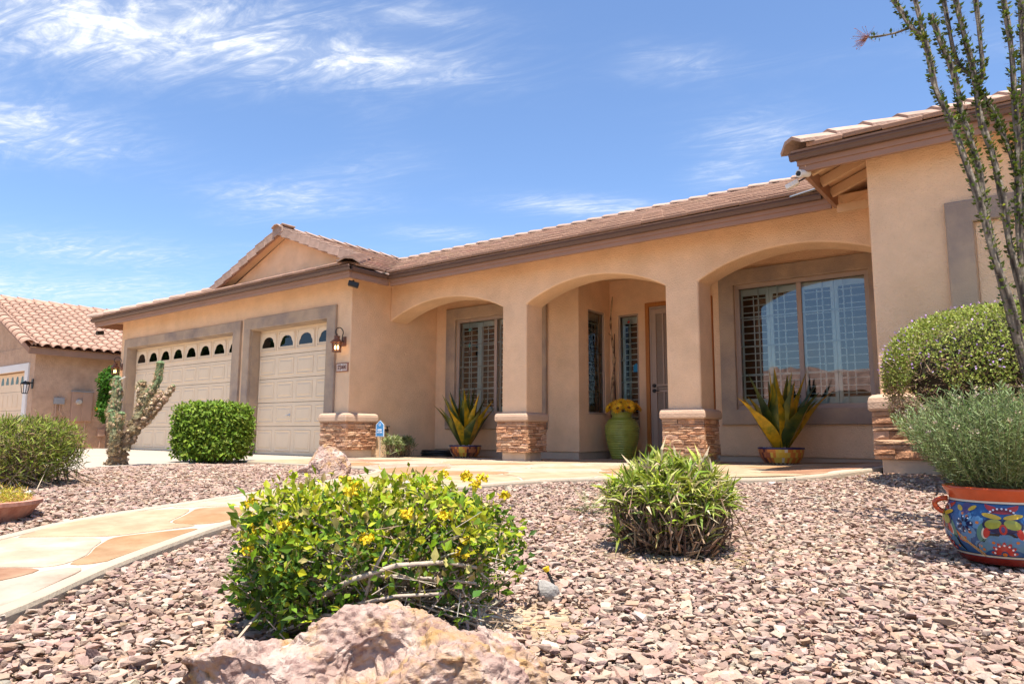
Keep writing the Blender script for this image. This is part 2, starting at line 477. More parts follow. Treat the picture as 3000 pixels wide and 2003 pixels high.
# bare dirt round the two near shrubs and the front boulder
def bare(x, y):
    b = np.exp(-(((x+1.31)/.24)**2+((y-1.78)/.27)**2)*1.1)
    b = np.maximum(b, np.exp(-(((x+1.60)/.50)**2+((y-1.42)/.34)**2)*1.2))
    b = np.maximum(b, np.exp(-(((x+1.18)/.42)**2+((y-1.12)/.36)**2)*1.2))
    b = np.maximum(b, np.exp(-(((x+1.38)/.27)**2+((y-2.98)/.27)**2)*1.3))
    return b
# ground: fine sheet near the house, coarse out to the horizon
gx = np.concatenate([[-1500, -600, -250, -120, -60, -40, -30], np.arange(-24, 6.01, .2), [9, 14, 22, 40, 80, 200, 600, 1500]])
gy = np.concatenate([[-1500, -600, -250, -120, -60, -40, -28, -20, -14], np.arange(-9, 14.01, .2), [18, 26, 40, 80, 200, 600, 1500]])
GX, GY = np.meshgrid(gx, gy, indexing='ij')
GZ = zg(np.clip(GX, -30, 10), np.clip(GY, -20, 20)) - .042 + mound(GX, GY)
GZ = np.where(inside(DRIVE, GX, GY) | inside(PATH, GX, GY), GZ-.05, GZ)
ix = np.arange(GX.size).reshape(GX.shape)
GF = np.stack([ix[:-1, :-1], ix[1:, :-1], ix[1:, 1:], ix[:-1, 1:]], -1).reshape(-1, 4)
ground = new_obj('ground', npmesh('ground', np.c_[GX.ravel(), GY.ravel(), GZ.ravel()], GF), dirtm, smooth=True)
ground['kind'] = 'structure'
# driveway
def slab(name, poly, step, dz, material, bx0, bx1, by0, by1):
    xs = np.arange(bx0, bx1, step); ys = np.arange(by0, by1, step)
    XX, YY = np.meshgrid(xs, ys, indexing='ij')
    keep = inside(poly, XX[:-1, :-1]+step/2, YY[:-1, :-1]+step/2)
    ii = np.arange(XX.size).reshape(XX.shape)
    F = np.stack([ii[:-1, :-1], ii[1:, :-1], ii[1:, 1:], ii[:-1, 1:]], -1)[keep]
    used, inv = np.unique(F.ravel(), return_inverse=True)
    V = np.c_[XX.ravel(), YY.ravel(), zg(XX.ravel(), YY.ravel())+dz][used]
    o = new_obj(name, npmesh(name, V, inv.reshape(-1, 4)), material, smooth=True)
    o['kind'] = 'structure'
    return o
def edge_rim(name, pts, width, zoff, drop, parent, material, closed=False):
    """rounded concrete border swept along pts"""
    P = []
    for i in range(len(pts)-1):
        a, b = np.array(pts[i]), np.array(pts[i+1]); k = max(1, int(np.linalg.norm(b-a)/.08))
        for j in range(k): P.append(a+(b-a)*j/k)
    P.append(np.array(pts[-1]))
    P = np.array(P)
    for _ in range(6):
        P[1:-1] = .25*P[:-2]+.5*P[1:-1]+.25*P[2:]
    prof = [(-.5, -drop), (-.5, -.016), (-.42, -.003), (-.30, 0), (.34, 0), (.46, -.004), (.5, -.02), (.5, -drop)]
    v = []; f = []
    for i, p in enumerate(P):
        d = P[min(i+1, len(P)-1)]-P[max(i-1, 0)]; d = d/np.linalg.norm(d); nrm = np.array([-d[1], d[0]])
        for u, w in prof:
            q = p+nrm*u*width; v.append((q[0], q[1], zgf(*q)+zoff+w))
    m = len(prof)
    for i in range(len(P)-1):
        for k in range(m-1): f.append((i*m+k, i*m+k+1, (i+1)*m+k+1, (i+1)*m+k))
    o = new_obj(name, pymesh(name, v, f), material, parent, smooth=False)
    return o
drive = slab('driveway', DRIVE, .1, .004, concm, -18.3, -7, -6, 7.6)
edge_rim('driveway_edge', DRIVE[4:]+[(-8.9, 5.45)], .10, .006, .12, drive, concm)
path = slab('walkway', PATH, .05, .005, mat('pale_joint', (.40, .345, .28), .9, .06, 8), -9, -1.2, -4, 10.4)
edge_rim('border', PATH[:22], .07, .012, .14, path, curbm)
edge_rim('border', PATH[30:], .07, .012, .14, path, curbm)

# flagstones: pieces of the coloured walkway
def warp(p):
    x, y = p
    return (x+.055*math.sin(2.9*y+1.3*x)+.02*math.sin(11*y-5*x), y+.055*math.sin(3.3*x-1.1*y+1)+.02*math.sin(9*x+6*y))
def clip_half(poly, a, nrm):
    out = []
    for i in range(len(poly)):
        p, q = poly[i], poly[(i+1) % len(poly)]
        dp = (p[0]-a[0])*nrm[0]+(p[1]-a[1])*nrm[1]; dq = (q[0]-a[0])*nrm[0]+(q[1]-a[1])*nrm[1]
        if dp >= 0: out.append(p)
        if (dp >= 0) != (dq >= 0):
            t = dp/(dp-dq); out.append((p[0]+(q[0]-p[0])*t, p[1]+(q[1]-p[1])*t))
    return out
flagmats = [mat('flag_'+nm, c1, .85, .16, 7, .2, 40, col2=c2, c2scale=3.5, c2lo=.42, c2hi=.64, spec=.2) for nm, c1, c2 in (
    ('cream', (.37, .285, .20), (.40, .33, .26)), ('tan', (.345, .245, .15), (.365, .28, .185)), ('orange', (.29, .165, .08), (.315, .20, .115)),
    ('pink', (.32, .215, .155), (.35, .275, .215)), ('rust', (.255, .125, .072), (.30, .185, .115)))]
rs = random.Random(5)
sites = []
for _ in range(4000):
    p = (rs.uniform(-9.2, -1), rs.uniform(-4, 10.4))
    if inside(PATH, np.array(p[0]), np.array(p[1])) and all(math.hypot(p[0]-q[0], (p[1]-q[1])) > .66 for q in sites): sites.append(p)
def flag(outline, m):
    P_ = []
    for i in range(len(outline)):
        a, b = outline[i], outline[(i+1) % len(outline)]
        k = max(1, int(math.hypot(b[0]-a[0], b[1]-a[1])/.05))
        P_ += [(a[0]+(b[0]-a[0])*j/k, a[1]+(b[1]-a[1])*j/k) for j in range(k)]
    P_ = np.array(P_)
    for _ in range(2): P_ = .25*np.roll(P_, 1, 0)+.5*P_+.25*np.roll(P_, -1, 0)
    c = P_.mean(0)
    for _ in range(40):                                   # keep the piece inside the border
        bad = ~(inside(PATH, P_[:, 0], P_[:, 1]) & (edge_dist(PATH, P_[:, 0], P_[:, 1]) > .034))
        if not bad.any(): break
        P_[bad] += (c-P_[bad])*.04
    if bad.any(): P_ = P_[~bad]
    n_ = len(P_)
    if n_ < 3: return
    Q = P_+unit(c-P_)*.004
    area = abs((P_[:, 0]*np.roll(P_[:, 1], -1)-np.roll(P_[:, 0], -1)*P_[:, 1]).sum())/2
    if area < .02: return
    v = [(x, y, zgf(x, y)+.0095) for x, y in Q]+[(x, y, zgf(x, y)+.0075) for x, y in P_]+[(x, y, zgf(x, y)-.01) for x, y in P_]
    f = [tuple(range(n_))]+[(i, n_+i, n_+(i+1) % n_, (i+1) % n_) for i in range(n_)]+[(n_+i, 2*n_+i, 2*n_+(i+1) % n_, n_+(i+1) % n_) for i in range(n_)]
    new_obj('flagstone', pymesh('flagstone', v, f), m, path)
PIECES = [(3, [(-2.884, 0.843), (-2.910, 0.924), (-2.994, 1.113), (-2.934, 1.222), (-2.800, 1.085), (-2.638, 0.931), (-2.520, 0.807), (-2.388, 0.692), (-2.6, .62)]),
 (4, [(-3.249, 0.917), (-3.159, 0.999), (-3.009, 1.115), (-2.934, 0.931), (-2.908, 0.837), (-3.0, .70)]),
 (0, [(-3.940, 1.068), (-3.857, 1.208), (-3.531, 1.472), (-3.474, 1.503), (-3.403, 1.456), (-3.319, 1.382), (-3.160, 1.302), (-3.084, 1.221), (-3.021, 1.130), (-3.183, 1.006), (-3.280, 0.918), (-3.4, .75), (-3.6, .7)]),
 (2, [(-3.036, 1.144), (-3.070, 1.219), (-3.144, 1.301), (-3.303, 1.382), (-3.376, 1.452), (-3.486, 1.519), (-3.450, 1.699), (-3.398, 1.941), (-3.240, 1.696), (-3.020, 1.422), (-2.959, 1.241)]),
 (1, [(-4.006, 1.093), (-3.905, 1.222), (-4.0, 1.408), (-4.10, 1.563), (-4.16, 1.870), (-4.15, 1.991), (-4.12, 2.092), (-4.05, 2.203), (-3.960, 2.154), (-3.824, 2.030), (-3.675, 1.867), (-3.605, 1.883), (-3.472, 1.960), (-3.501, 1.723), (-3.515, 1.522), (-3.666, 1.406)]),
 (2, [(-3.673, 1.881), (-3.797, 2.026), (-3.930, 2.151), (-4.024, 2.218), (-3.956, 2.321), (-3.853, 2.426), (-3.598, 2.255), (-3.498, 2.130), (-3.465, 1.991), (-3.526, 1.931)]),
 (0, [(-4.18, 2.12), (-4.23, 2.4), (-4.271, 2.66), (-3.893, 2.458), (-3.994, 2.343), (-4.087, 2.232)]),
 (1, [(-3.58, 2.29), (-3.86, 2.46), (-4.29, 2.70), (-4.40, 3.12), (-3.68, 3.12)])]
for k, pc in PIECES: flag(pc, flagmats[k])
prev = -1
for s in sites:
    if .45 < s[1] < 3.4 and s[0] > -4.9: continue
    cell = [(s[0]-1.3, s[1]-1.3), (s[0]+1.3, s[1]-1.3), (s[0]+1.3, s[1]+1.3), (s[0]-1.3, s[1]+1.3)]
    for q in sites:
        if q is s: continue
        dx, dy = s[0]-q[0], s[1]-q[1]; L_ = math.hypot(dx, dy)
        if L_ > 3: continue
        if .45 < q[1] < 3.4 and q[0] > -4.9: continue
        nrm = (dx/L_, dy/L_); mid = ((s[0]+q[0])/2+nrm[0]*.014, (s[1]+q[1])/2+nrm[1]*.014)
        cell = clip_half(cell, mid, nrm)
        if len(cell) < 3: break
    if s[1] > 2: cell = clip_half(cell, (0, 3.22), (0, 1))
    else: cell = clip_half(cell, (0, .50), (0, -1))
    if len(cell) < 3: continue
    pts = []
    for i in range(len(cell)):
        a, b = cell[i], cell[(i+1) % len(cell)]
        k = max(1, int(math.hypot(b[0]-a[0], b[1]-a[1])/.06))
        pts += [(a[0]+(b[0]-a[0])*j/k, a[1]+(b[1]-a[1])*j/k) for j in range(k)]
    k = rs.choices(range(5), (4, 4, 2.6, 2, .8))[0]
    if k == prev: k = (k+1) % 5
    prev = k
    flag([warp(p) for p in pts], flagmats[k])

# ------------------------------------------------------------------ the house
house = thing('house', 'single storey tan stucco house with three porch arches, stone pillar bases and brown tile roof', 'house', (-5, 9.5, 0))
Yg, Yp, Yr, Yb = 7.24, 8.06, 9.18, 10.15          # garage front, arches, porch rear wall, entry rear wall
XG, XW, YW = -8.787, -1.2, 6.68                   # garage corner, wing left wall, wing front
# garage front
wall('wall', [-16.73, -16.35, -12.11, -11.547, -9.35, XG], [-.05, 2.235, 2.98], [(-16.35, -12.11, -1, 2.235), (-11.547, -9.35, -1, 2.235)], Yg, Yg+.34, stucco, house, bevel=.015)
# garage side wall, left wall
wall('wall', [Yg+.341, 9.5], [-.05, 2.98], [], XG-.2, XG, stucco, house, along='Y', bevel=0)
wall('wall', [Yg+.341, 14], [-.05, 2.98], [], -16.73, -16.5, stucco, house, along='Y', bevel=0)
# porch rear walls
wall('wall', [XG+.001, -8.294, -6.568, -5.778], [.12, .70, 2.36, 3.1], [(-8.294, -6.568, .70, 2.36)], Yr, Yr+.2, stucco, house, bevel=.012)
wall('wall', [-3.63, -3.325, -1.69, XW-.002], [.12, .72, 2.365, 3.1], [(-3.325, -1.69, .72, 2.365)], Yr, Yr+.2, stucco, house, bevel=.012)
wall('wall', [Yr+.201, 9.47, 9.985, Yb-.001], [.12, .705, 2.35, 3.1], [(9.47, 9.985, .705, 2.35)], -5.978, -5.778, stucco, house, along='Y', bevel=.008)
wall('wall', [Yr+.201, Yb-.001], [-.05, 3.1], [], -3.63, -3.43, stucco, house, along='Y', bevel=0)
wall('wall', [-5.979, -5.625, -5.26, -5.06, -4.08, -3.43], [.12, .484, 2.32, 2.40, 3.1], [(-5.625, -5.26, .484, 2.32), (-5.06, -4.08, -1, 2.40)], Yb, Yb+.2, stucco, house, bevel=.008)
# foundation strip under the rear walls
for q in ((XG+.002, -5.80, Yr+.025, Yr+.18), (-3.60, XW-.003, Yr+.025, Yr+.18), (-5.96, -5.803, Yr+.181, Yb+.02), (-5.80, -5.13, Yb+.025, Yb+.18)):
    MB().box(*q, -.05, .1195).build('foundation', plinthm, house)
# porch ceiling
cb_ = MB(); cb_.box(XG+.002, XW-.004, Yp+.401, Yb+.3, 2.90, 2.96); cb_.build('porch_ceiling', soffitm, house)
# arcade wall
def arc(x0, x1, z0, rise, n=28):
    w = (x1-x0)/2; R_ = (w*w+rise*rise)/(2*rise); cx_, cz_ = (x0+x1)/2, z0+rise-R_
    a0 = math.asin(w/R_)
    return [(cx_+R_*math.sin(t), cz_+R_*math.cos(t)) for t in np.linspace(-a0, a0, n)]
SP = 2.238
ol = [(XG, 2.98)] + arc(XG, -6.383, SP, .275) + [(-6.383, .13), (-5.945, .13)] + arc(-5.945, -3.795, SP, .275) + [(-3.795, .13), (-3.362, .13)] + arc(-3.362, XW-.002, SP, .28) + [(XW-.002, 2.98)]
ol[0] = (XG+.0005, 2.98)
ol[1] = (XG+.0005, SP)
n_ = len(ol)
v = [(x, Yp, z) for x, z in ol]+[(x, Yp+.40, z) for x, z in ol]
f = [tuple(range(n_-1, -1, -1)), tuple(range(n_, 2*n_))]+[(i, (i+1) % n_, n_+(i+1) % n_, n_+i) for i in range(n_)]
me = pymesh('arcade_wall', v, f); bevel_mesh(me, .022, 3, 40)
new_obj('arcade_wall', me, stucco, house)
# wing
wall('wall', [XW, 4.5], [-.1, 2.98], [], YW, YW+.25, stucco, house, bevel=.02)
wall('wall', [YW+.251, 9.4], [-.1, 2.98], [], XW, XW+.2, stucco, house, along='Y', bevel=0)
# window-like niche on the wing
wall('niche_surround', [-.63, -.44, 1.2, 1.39], [.55, .75, 2.10, 2.29], [(-.44, 1.2, .75, 2.10)], YW-.045, YW+.002, trim, house, bevel=.016)
pm = MB(); pm.box(-.43, 1.19, YW-.008, YW+.003, .76, 2.09); pm.build('niche_panel', stucco, house, bevel=.004)
# surrounds
wall('door_surround', [-16.49, -16.35, -12.11, -11.862], [-.02, 2.235, 2.43], [(-16.35, -12.11, -1, 2.235)], Yg-.045, Yg+.002, trim, house, bevel=.013)
wall('door_surround', [-11.745, -11.547, -9.35, -9.128], [-.02, 2.235, 2.445], [(-11.547, -9.35, -1, 2.235)], Yg-.045, Yg+.002, trim, house, bevel=.013)
for (a, b) in ((-16.35, -12.11), (-11.547, -9.35)):            # painted reveals
    wall('door_reveal', [a, a+.012, b-.012, b], [-.02, 2.222, 2.234], [(a+.012, b-.012, -1, 2.222)], Yg+.003, Yg+.175, trim, house, bevel=0)
wall('window_surround', [-8.505, -8.294, -6.568, -6.357], [.465, .70, 2.36, 2.567], [(-8.294, -6.568, .70, 2.36)], Yr-.05, Yr+.002, trim, house, bevel=.014)
wall('window_surround', [-3.53, -3.325, -1.69, -1.49], [.52, .72, 2.365, 2.567], [(-3.325, -1.69, .72, 2.365)], Yr-.05, Yr+.002, trim, house, bevel=.014)

# ---- garage doors
def scallop(w, hgt, n=6):
    """small carriage-window outline with an arched top and stepped shoulders, origin bottom centre"""
    pts = [(-w/2, 0), (w/2, 0), (w/2, hgt*.30), (w*.47, hgt*.31), (w*.46, hgt*.44), (w*.42, hgt*.47), (w*.405, hgt*.55)]
    top = [(w*.39*math.cos(t), hgt*.57+hgt*.43*math.sin(t)) for t in np.linspace(.10, math.pi-.10, 13)]
    left = [(-x, y) for x, y in pts[2:][::-1]]
    return pts+top+left
def garage_door(x0, x1, n, label):
    Yd = Yg+.18
    d = MB()
    zs = [.0, .499, .914, 1.338, 1.758, 2.235]
    zs[0] = .005
    for i in range(5):
        d.box(x0+.015, x1-.015, Yd, Yd+.04, zs[i]+.004, zs[i+1]-.004)
    o = d.build('garage_door', gdoor, house, bevel=.004)
    o['label'] = label
    MB().box(x0+.013, x1-.013, Yd+.015, Yd+.05, 0, 2.24).build('door_backing', gutterm, o)
    pitch = (x1-x0+.0)/n
    pw = pitch-.085
    # raised panel: moulded ring with a raised field
    def panel_mesh(hh_):
        v = []; f = []
        rings = [(0, 0), (.012, .012), (.03, .002), (.05, .002), (.068, .012)]
        for ins, out in rings:
            v += [(-pw/2+ins, -out, ins), (pw/2-ins, -out, ins), (pw/2-ins, -out, hh_-ins), (-pw/2+ins, -out, hh_-ins)]
        for r in range(len(rings)-1):
            for k in range(4): f.append((r*4+k, r*4+(k+1) % 4, r*4+4+(k+1) % 4, r*4+4+k))
        m = (len(rings)-1)*4; f.append((m, m+1, m+2, m+3))
        return pymesh('panel', v, f)
    pmesh = {}
    for r in range(5):
        if r == 4: continue
        hh_ = zs[r+1]-zs[r]-.12
        pm_ = panel_mesh(hh_); pm_.materials.append(gdoor)
        for c in range(n):
            p = new_obj('panel', pm_, None, o); p.location = (x0+pitch*(c+.5), Yd-.0005, zs[r]+.06)
    ww = pitch-.17
    out = scallop(ww, .195)
    frv = []; frf = []
    # moulding frame round each window and the scalloped face plate
    gv = [(x, 0, z) for x, z in out]; gme = pymesh('window_pane', gv, [tuple(range(len(gv)))]); gme.materials.append(glassg)
    k = len(out)
    rect = []
    hw, hb, ht = ww/2+.035, -.04, .245
    for x, z in out:                                            # project the outline to the plate border
        t = min(abs((hw)/(x if abs(x) > 1e-6 else 1e-6)), abs(((ht if z > .09 else hb)-.09)/((z-.09) if abs(z-.09) > 1e-6 else 1e-6)))
        rect.append((x*t, .09+(z-.09)*t))
    pv = [(x, -.006, z) for x, z in out]+[(x, -.006, z) for x, z in rect]+[(x, .006, z) for x, z in out]
    pf = [(i, (i+1) % k, k+(i+1) % k, k+i) for i in range(k)]+[(i, 2*k+i, 2*k+(i+1) % k, (i+1) % k) for i in range(k)]
    plate = pymesh('window_plate', pv, pf); plate.materials.append(gdoor)
    fm = MB()
    for a_ in (0, .012):
        w2, b2, t2 = hw+.03-a_*1.4, hb-.028+a_*1.4, ht+.028-a_*1.4
        dep = -.010-a_*.35
        th = .012
        fm.box(-w2, w2, dep, .004, b2, b2+th); fm.box(-w2, w2, dep, .004, t2-th, t2)
        fm.box(-w2, -w2+th, dep, .004, b2+th, t2-th); fm.box(w2-th, w2, dep, .004, b2+th, t2-th)
    fme = pymesh('window_moulding', fm.v, fm.f); fme.materials.append(gdoor)
    for c in range(n):
        X_ = x0+pitch*(c+.5)
        for nm, me_, dy in (('window_moulding', fme, -.001), ('window_plate', plate, -.004), ('window_pane', gme, -.0035)):
            q = new_obj(nm, me_, None, o); q.location = (X_, Yd+dy, 1.903)
    # sheet behind each pane, coloured near black in place of the unlit garage
    ds = MB()
    for c in range(n):
        X_ = x0+pitch*(c+.5); ds.box(X_-ww/2-.01, X_+ww/2+.01, Yd-.003, Yd-.0008, 1.895, 2.105)
    ds.build('unlit_garage_sheet', darkm, o)
    return o
garage_door(-16.35, -12.11, 8, 'wide garage door with eight small arched windows')
gd2 = garage_door(-11.547, -9.35, 4, 'narrow garage door with four small arched windows')
hd = MB(); hd.lathe([(0, 0), (.022, 0), (.022, .012), (.008, .015), (.008, .03), (0, .03)], 12)
hd.v = [(-10.55+x, Yg+.18-.001-z, .69+y) for x, y, z in hd.v]; hd.obox((-10.56, Yg+.145, .69), (-10.63, Yg+.145, .68), .012, .014)
hd.build('door_handle', mat('chrome', (.6, .6, .62), .25, 0, metal=1), gd2)
hd = MB(); hd.lathe([(0, 0), (.022, 0), (.022, .012), (.008, .015), (.008, .03), (0, .03)], 12)

# ---- windows with plantation shutters
def window(w, h_, loc, rotz, sashes, label, munt=(3, 3), panels=4, frame=.055):
    """local: x along the wall, y into the house, z up; origin bottom left of the opening. returns the part"""
    def place(o): 
        o.matrix_basis = Matrix.Translation(loc) @ Matrix.Rotation(rotz, 4, 'Z')
    fr = MB()
    fr.box(0, w, .01, .09, 0, frame); fr.box(0, w, .01, .09, h_-frame, h_)
    fr.box(0, frame, .01, .09, frame, h_-frame); fr.box(w-frame, w, .01, .09, frame, h_-frame)
    fr.box(-.0, w, -.012, .0095, -.005, .022)
    for i in range(1, sashes): fr.box(w*i/sashes-.03, w*i/sashes+.03, .018, .09, frame, h_-frame)
    me = pymesh('window', fr.v, fr.f); bevel_mesh(me, .006, 2)
    o = new_obj('window', me, winfr, house); place(o); o.matrix_parent_inverse = house.matrix_basis.inverted()
    if label: o['label'] = label
    def sub(name, mb, m, bev=0, me=None):
        if me is None:
            me = pymesh(name, mb.v, mb.f)
            if bev: bevel_mesh(me, bev, 1)
        q = new_obj(name, me, m, o, local=True); return q
    sw = (w-2*frame)/sashes
    for s in range(sashes):
        a, b = frame+s*sw, frame+(s+1)*sw
        if sashes > 1: a, b = (a if s == 0 else a+.03), (b if s == sashes-1 else b-.03)
        g = MB(); g.add([(a, .035, frame), (b, .035, frame), (b, .035, h_-frame), (a, .035, h_-frame)], [(0, 1, 2, 3)]); sub('glass_pane', g, glassm)
        m_ = MB()
        for i in range(1, munt[0]+(0 if munt[0] > 1 else 1)):
            x = a+(b-a)*i/munt[0]; m_.box(x-.008, x+.008, .040, .048, frame, h_-frame)
        for k in range(1, munt[1]+1):
            z = frame+(h_-2*frame)*k/(munt[1]+1); m_.box(a, b, .0402, .0478, z-.008, z+.008)
        sub('muntin_grid', m_, muntm)
    # shutters
    ins, st = .022, .045
    pw_ = (w-2*ins)/panels
    lo, hi = .03, h_-.03
    nl = max(4, int((hi-lo-.22)/.088))
    pitch = (hi-lo-.22)/nl
    lv = MB(); lv.box(0, pw_-2*st, -.032, .032, -.005, .005)
    lme = pymesh('louver', lv.v, lv.f); lme.materials.append(shutm)
    for p in range(panels):
        x0_ = ins+p*pw_
        fr_ = MB()
        fr_.box(x0_+.002, x0_+st, .105, .135, lo, hi); fr_.box(x0_+pw_-st, x0_+pw_-.002, .105, .135, lo, hi)
        fr_.box(x0_+st, x0_+pw_-st, .106, .134, lo, lo+.11); fr_.box(x0_+st, x0_+pw_-st, .106, .134, hi-.11, hi)
        sub('shutter_frame', fr_, shutm, .003)
        t = MB(); t.box(x0_+pw_/2-.006, x0_+pw_/2+.006, .082, .090, lo+.13, hi-.13); sub('tilt_rod', t, shutm)
        for k in range(nl):
            q = new_obj('louver', lme, None, o, local=True)
            q.location = (x0_+st, .12, lo+.11+pitch*(k+.5)); q.rotation_euler = (math.radians(4), 0, 0)
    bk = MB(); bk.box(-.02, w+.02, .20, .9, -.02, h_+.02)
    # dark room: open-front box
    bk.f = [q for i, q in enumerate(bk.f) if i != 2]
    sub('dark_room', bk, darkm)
    return o
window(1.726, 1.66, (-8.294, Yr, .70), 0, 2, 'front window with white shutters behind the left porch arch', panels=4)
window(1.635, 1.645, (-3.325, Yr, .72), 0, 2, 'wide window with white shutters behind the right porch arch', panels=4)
window(.365, 1.836, (-5.625, Yb, .484), 0, 1, 'narrow sidelight window beside the front door', munt=(2, 4), panels=1, frame=.03)
window(.515, 1.645, (-5.778, 9.47, .705), math.pi/2, 1, 'narrow window on the side wall of the entry', munt=(2, 4), panels=1, frame=.03)

# ---- front door
dr = MB(); dr.box(-5.125, -5.062, Yb-.03, Yb+.05, 0.0, 2.463); dr.box(-4.078, -4.015, Yb-.03, Yb+.05, 0, 2.463); dr.box(-5.0618, -4.0782, Yb-.03, Yb+.05, 2.400, 2.463)
door = dr.build('front_door', woodm, house, bevel=.004)
door['label'] = 'front door with orange wood jamb and tan metal security screen'
sf = MB()
x0, x1 = -5.055, -4.085
sf.box(x0, x0+.03, Yb-.012, Yb+.03, 0, 2.395); sf.box(x1-.03, x1, Yb-.012, Yb+.03, 0, 2.395); sf.box(x0+.03, x1-.03, Yb-.012, Yb+.03, 2.365, 2.395)
sf.build('screen_frame', screend, door, bevel=.003)
sd2 = MB()
a, b = x0+.036, x1-.036
sd2.box(a, a+.075, Yb-.02, Yb+.012, .03, 2.355); sd2.box(b-.075, b, Yb-.02, Yb+.012, .03, 2.355)
for z0, z1 in ((.03, .17), (2.275, 2.355), (1.04, 1.075), (1.135, 1.17)): sd2.box(a+.075, b-.075, Yb-.0198, Yb+.0118, z0, z1)
sd2.box(a+.18, a+.205, Yb-.018, Yb+.008, .17, 1.04); sd2.box(a+.18, a+.205, Yb-.018, Yb+.008, 1.17, 2.275)
sd2.box(b-.205, b-.18, Yb-.018, Yb+.008, .17, 1.04); sd2.box(b-.205, b-.18, Yb-.018, Yb+.008, 1.17, 2.275)
sd2.box(a+.11, b-.11, Yb-.018, Yb+.008, 1.095, 1.115)
sd2.build('screen_door', screend, door, bevel=.003)
MB().box(a+.07, b-.07, Yb+.001, Yb+.006, .1, 2.3).build('screen_mesh', meshm, door)
lk = MB()
for z in (1.065, 1.145):
    for vv in [lathe_geo([(0, -.03), (.026, -.03), (.03, -.02), (.03, 0)], 16)]:
        lk.add([(a+.036+x, Yb-.02+zz, z+y) for x, y, zz in vv[0]], vv[1])
lk.obox((a+.036, Yb-.06, 1.065), (a+.13, Yb-.06, 1.06), .016, .016); lk.obox((a+.036, Yb-.02, 1.065), (a+.036, Yb-.062, 1.065), .016, .016)
lk.build('door_lock', blackm, door)

# ---- stone bases
STPAL = [(.48, .26, .145), (.52, .30, .175), (.43, .215, .115), (.54, .335, .205), (.37, .19, .105), (.46, .275, .18)]
def stone_base(x0, x1, y0, y1, zb, z0, z1, zc, sides, pl_in, rows, big=1.0):
    """x0..x1, y0..y1 outer stone faces; zb floor, z0..z1 stone band, zc top of cap; sides: faces that get stones"""
    ov = .025
    # cap: swept rounded slab with a sloping top back to the pillar
    def ring(o_, z): return [(x0-o_, y0-o_, z), (x1+o_, y0-o_, z), (x1+o_, y1+o_, z), (x0-o_, y1+o_, z)]
    hcap = zc-z1
    rs_ = [(0, z1), (ov*.6, z1+.004), (ov, z1+.02), (ov, z1+hcap*.55), (ov*.7, z1+hcap*.78), (-.01, z1+hcap*.95), (-.05, zc), (-.12, zc)]
    v = []; f = []
    for o_, z in rs_: v += ring(o_, z)
    for i in range(len(rs_)-1):
        for k in range(4): f.append((i*4+k, i*4+(k+1) % 4, i*4+4+(k+1) % 4, i*4+4+k))
    f += [(3, 2, 1, 0), tuple(range(len(v)-4, len(v)))]
    me = pymesh('pillar_base', v, f); bevel_mesh(me, .014, 2, 60)
    o = new_obj('pillar_base', me, capm, house)
    p = MB(); p.box(x0+pl_in, x1-pl_in, y0+pl_in, y1-pl_in, zb-.06, z0); p.build('plinth', plinthm, o, bevel=.006)
    core = MB(); core.box(x0+.035, x1-.035, y0+.035, y1-.035, z0+.002, z1-.0005); core.build('mortar_core', mat('mortar', (.12, .065, .04), .95), o)
    # courses
    hs = []
    t = z0
    while t < z1-.012:
        h_ = random.uniform(*rows)
        if z1-t-h_ < rows[0]*.7: h_ = z1-t
        hs.append((t, t+h_)); t += h_
    for face in sides:
        A, B = (x0, x1) if face in 'FB' else (y0, y1)
        if face != 'F': A += .045                      # butt against the front stones
        for (a_, b_) in hs:
            t = A
            while t < B-.01:
                L_ = random.uniform(.07, .23)*big
                if B-t-L_ < .05: L_ = B-t
                sub = [(a_, b_)]
                if b_-a_ > .045 and random.random() < .35: mid = a_+(b_-a_)*random.uniform(.4, .6); sub = [(a_, mid), (mid, b_)]
                for (c_, d_) in sub:
                    pr_ = random.uniform(-.008, .012)
                    g = .0018
                    u0, u1, w0, w1 = t+g, t+L_-g, c_+g, d_-g
                    nx_ = max(2, int(L_/.045)); 
                    vv = []; ff = []
                    # front face as a rough strip, back as a plain one
                    for r, (zz) in enumerate((w0, w0+(w1-w0)*.25, w0+(w1-w0)*.78, w1)):
                        for i in range(nx_+1):
                            u = u0+(u1-u0)*i/nx_
                            e_ = 0 if (0 < i < nx_ and 0 < r < 3) else -.007
                            vv.append((u, pr_+e_+random.uniform(-.0035, .0035), zz+(random.uniform(-.0025, .0025) if 0 < i < nx_ else 0)))
                    m_ = nx_+1
                    for r in range(3):
                        for i in range(nx_): ff.append((r*m_+i, r*m_+i+1, (r+1)*m_+i+1, (r+1)*m_+i))
                    bidx = len(vv)
                    for (u, zz) in ((u0, w0), (u1, w0), (u1, w1), (u0, w1)): vv.append((u, -.05, zz))
                    ff.append((bidx, bidx+1)+tuple(range(nx_, -1, -1)))
                    ff.append((bidx+2, bidx+3)+tuple(range(3*m_, 3*m_+nx_+1)))
                    ff.append((bidx+1, bidx+2, 3*m_+nx_, 2*m_+nx_, m_+nx_, nx_)); ff.append((bidx+3, bidx, 0, m_, 2*m_, 3*m_))
                    def mp(q):
                        u, d_2, zz = q
                        if face == 'F': return (u, y0-d_2, zz)
                        if face == 'R': return (x1+d_2, u, zz)
                        if face == 'L': return (x0-d_2, u, zz)
                    s_ = MB(); col = np.array(random.choice(STPAL))*random.uniform(.78, 1.2)
                    s_.add([mp(q) for q in vv], ff, tuple(col)); s_.build('stone', stonem, o)
                t += L_
    return o
stone_base(-9.346, -8.72, Yg-.095, 7.77, 0, .13, .557, .70, 'FR', .045, (.03, .062))['label'] = 'stone faced base at the garage corner'
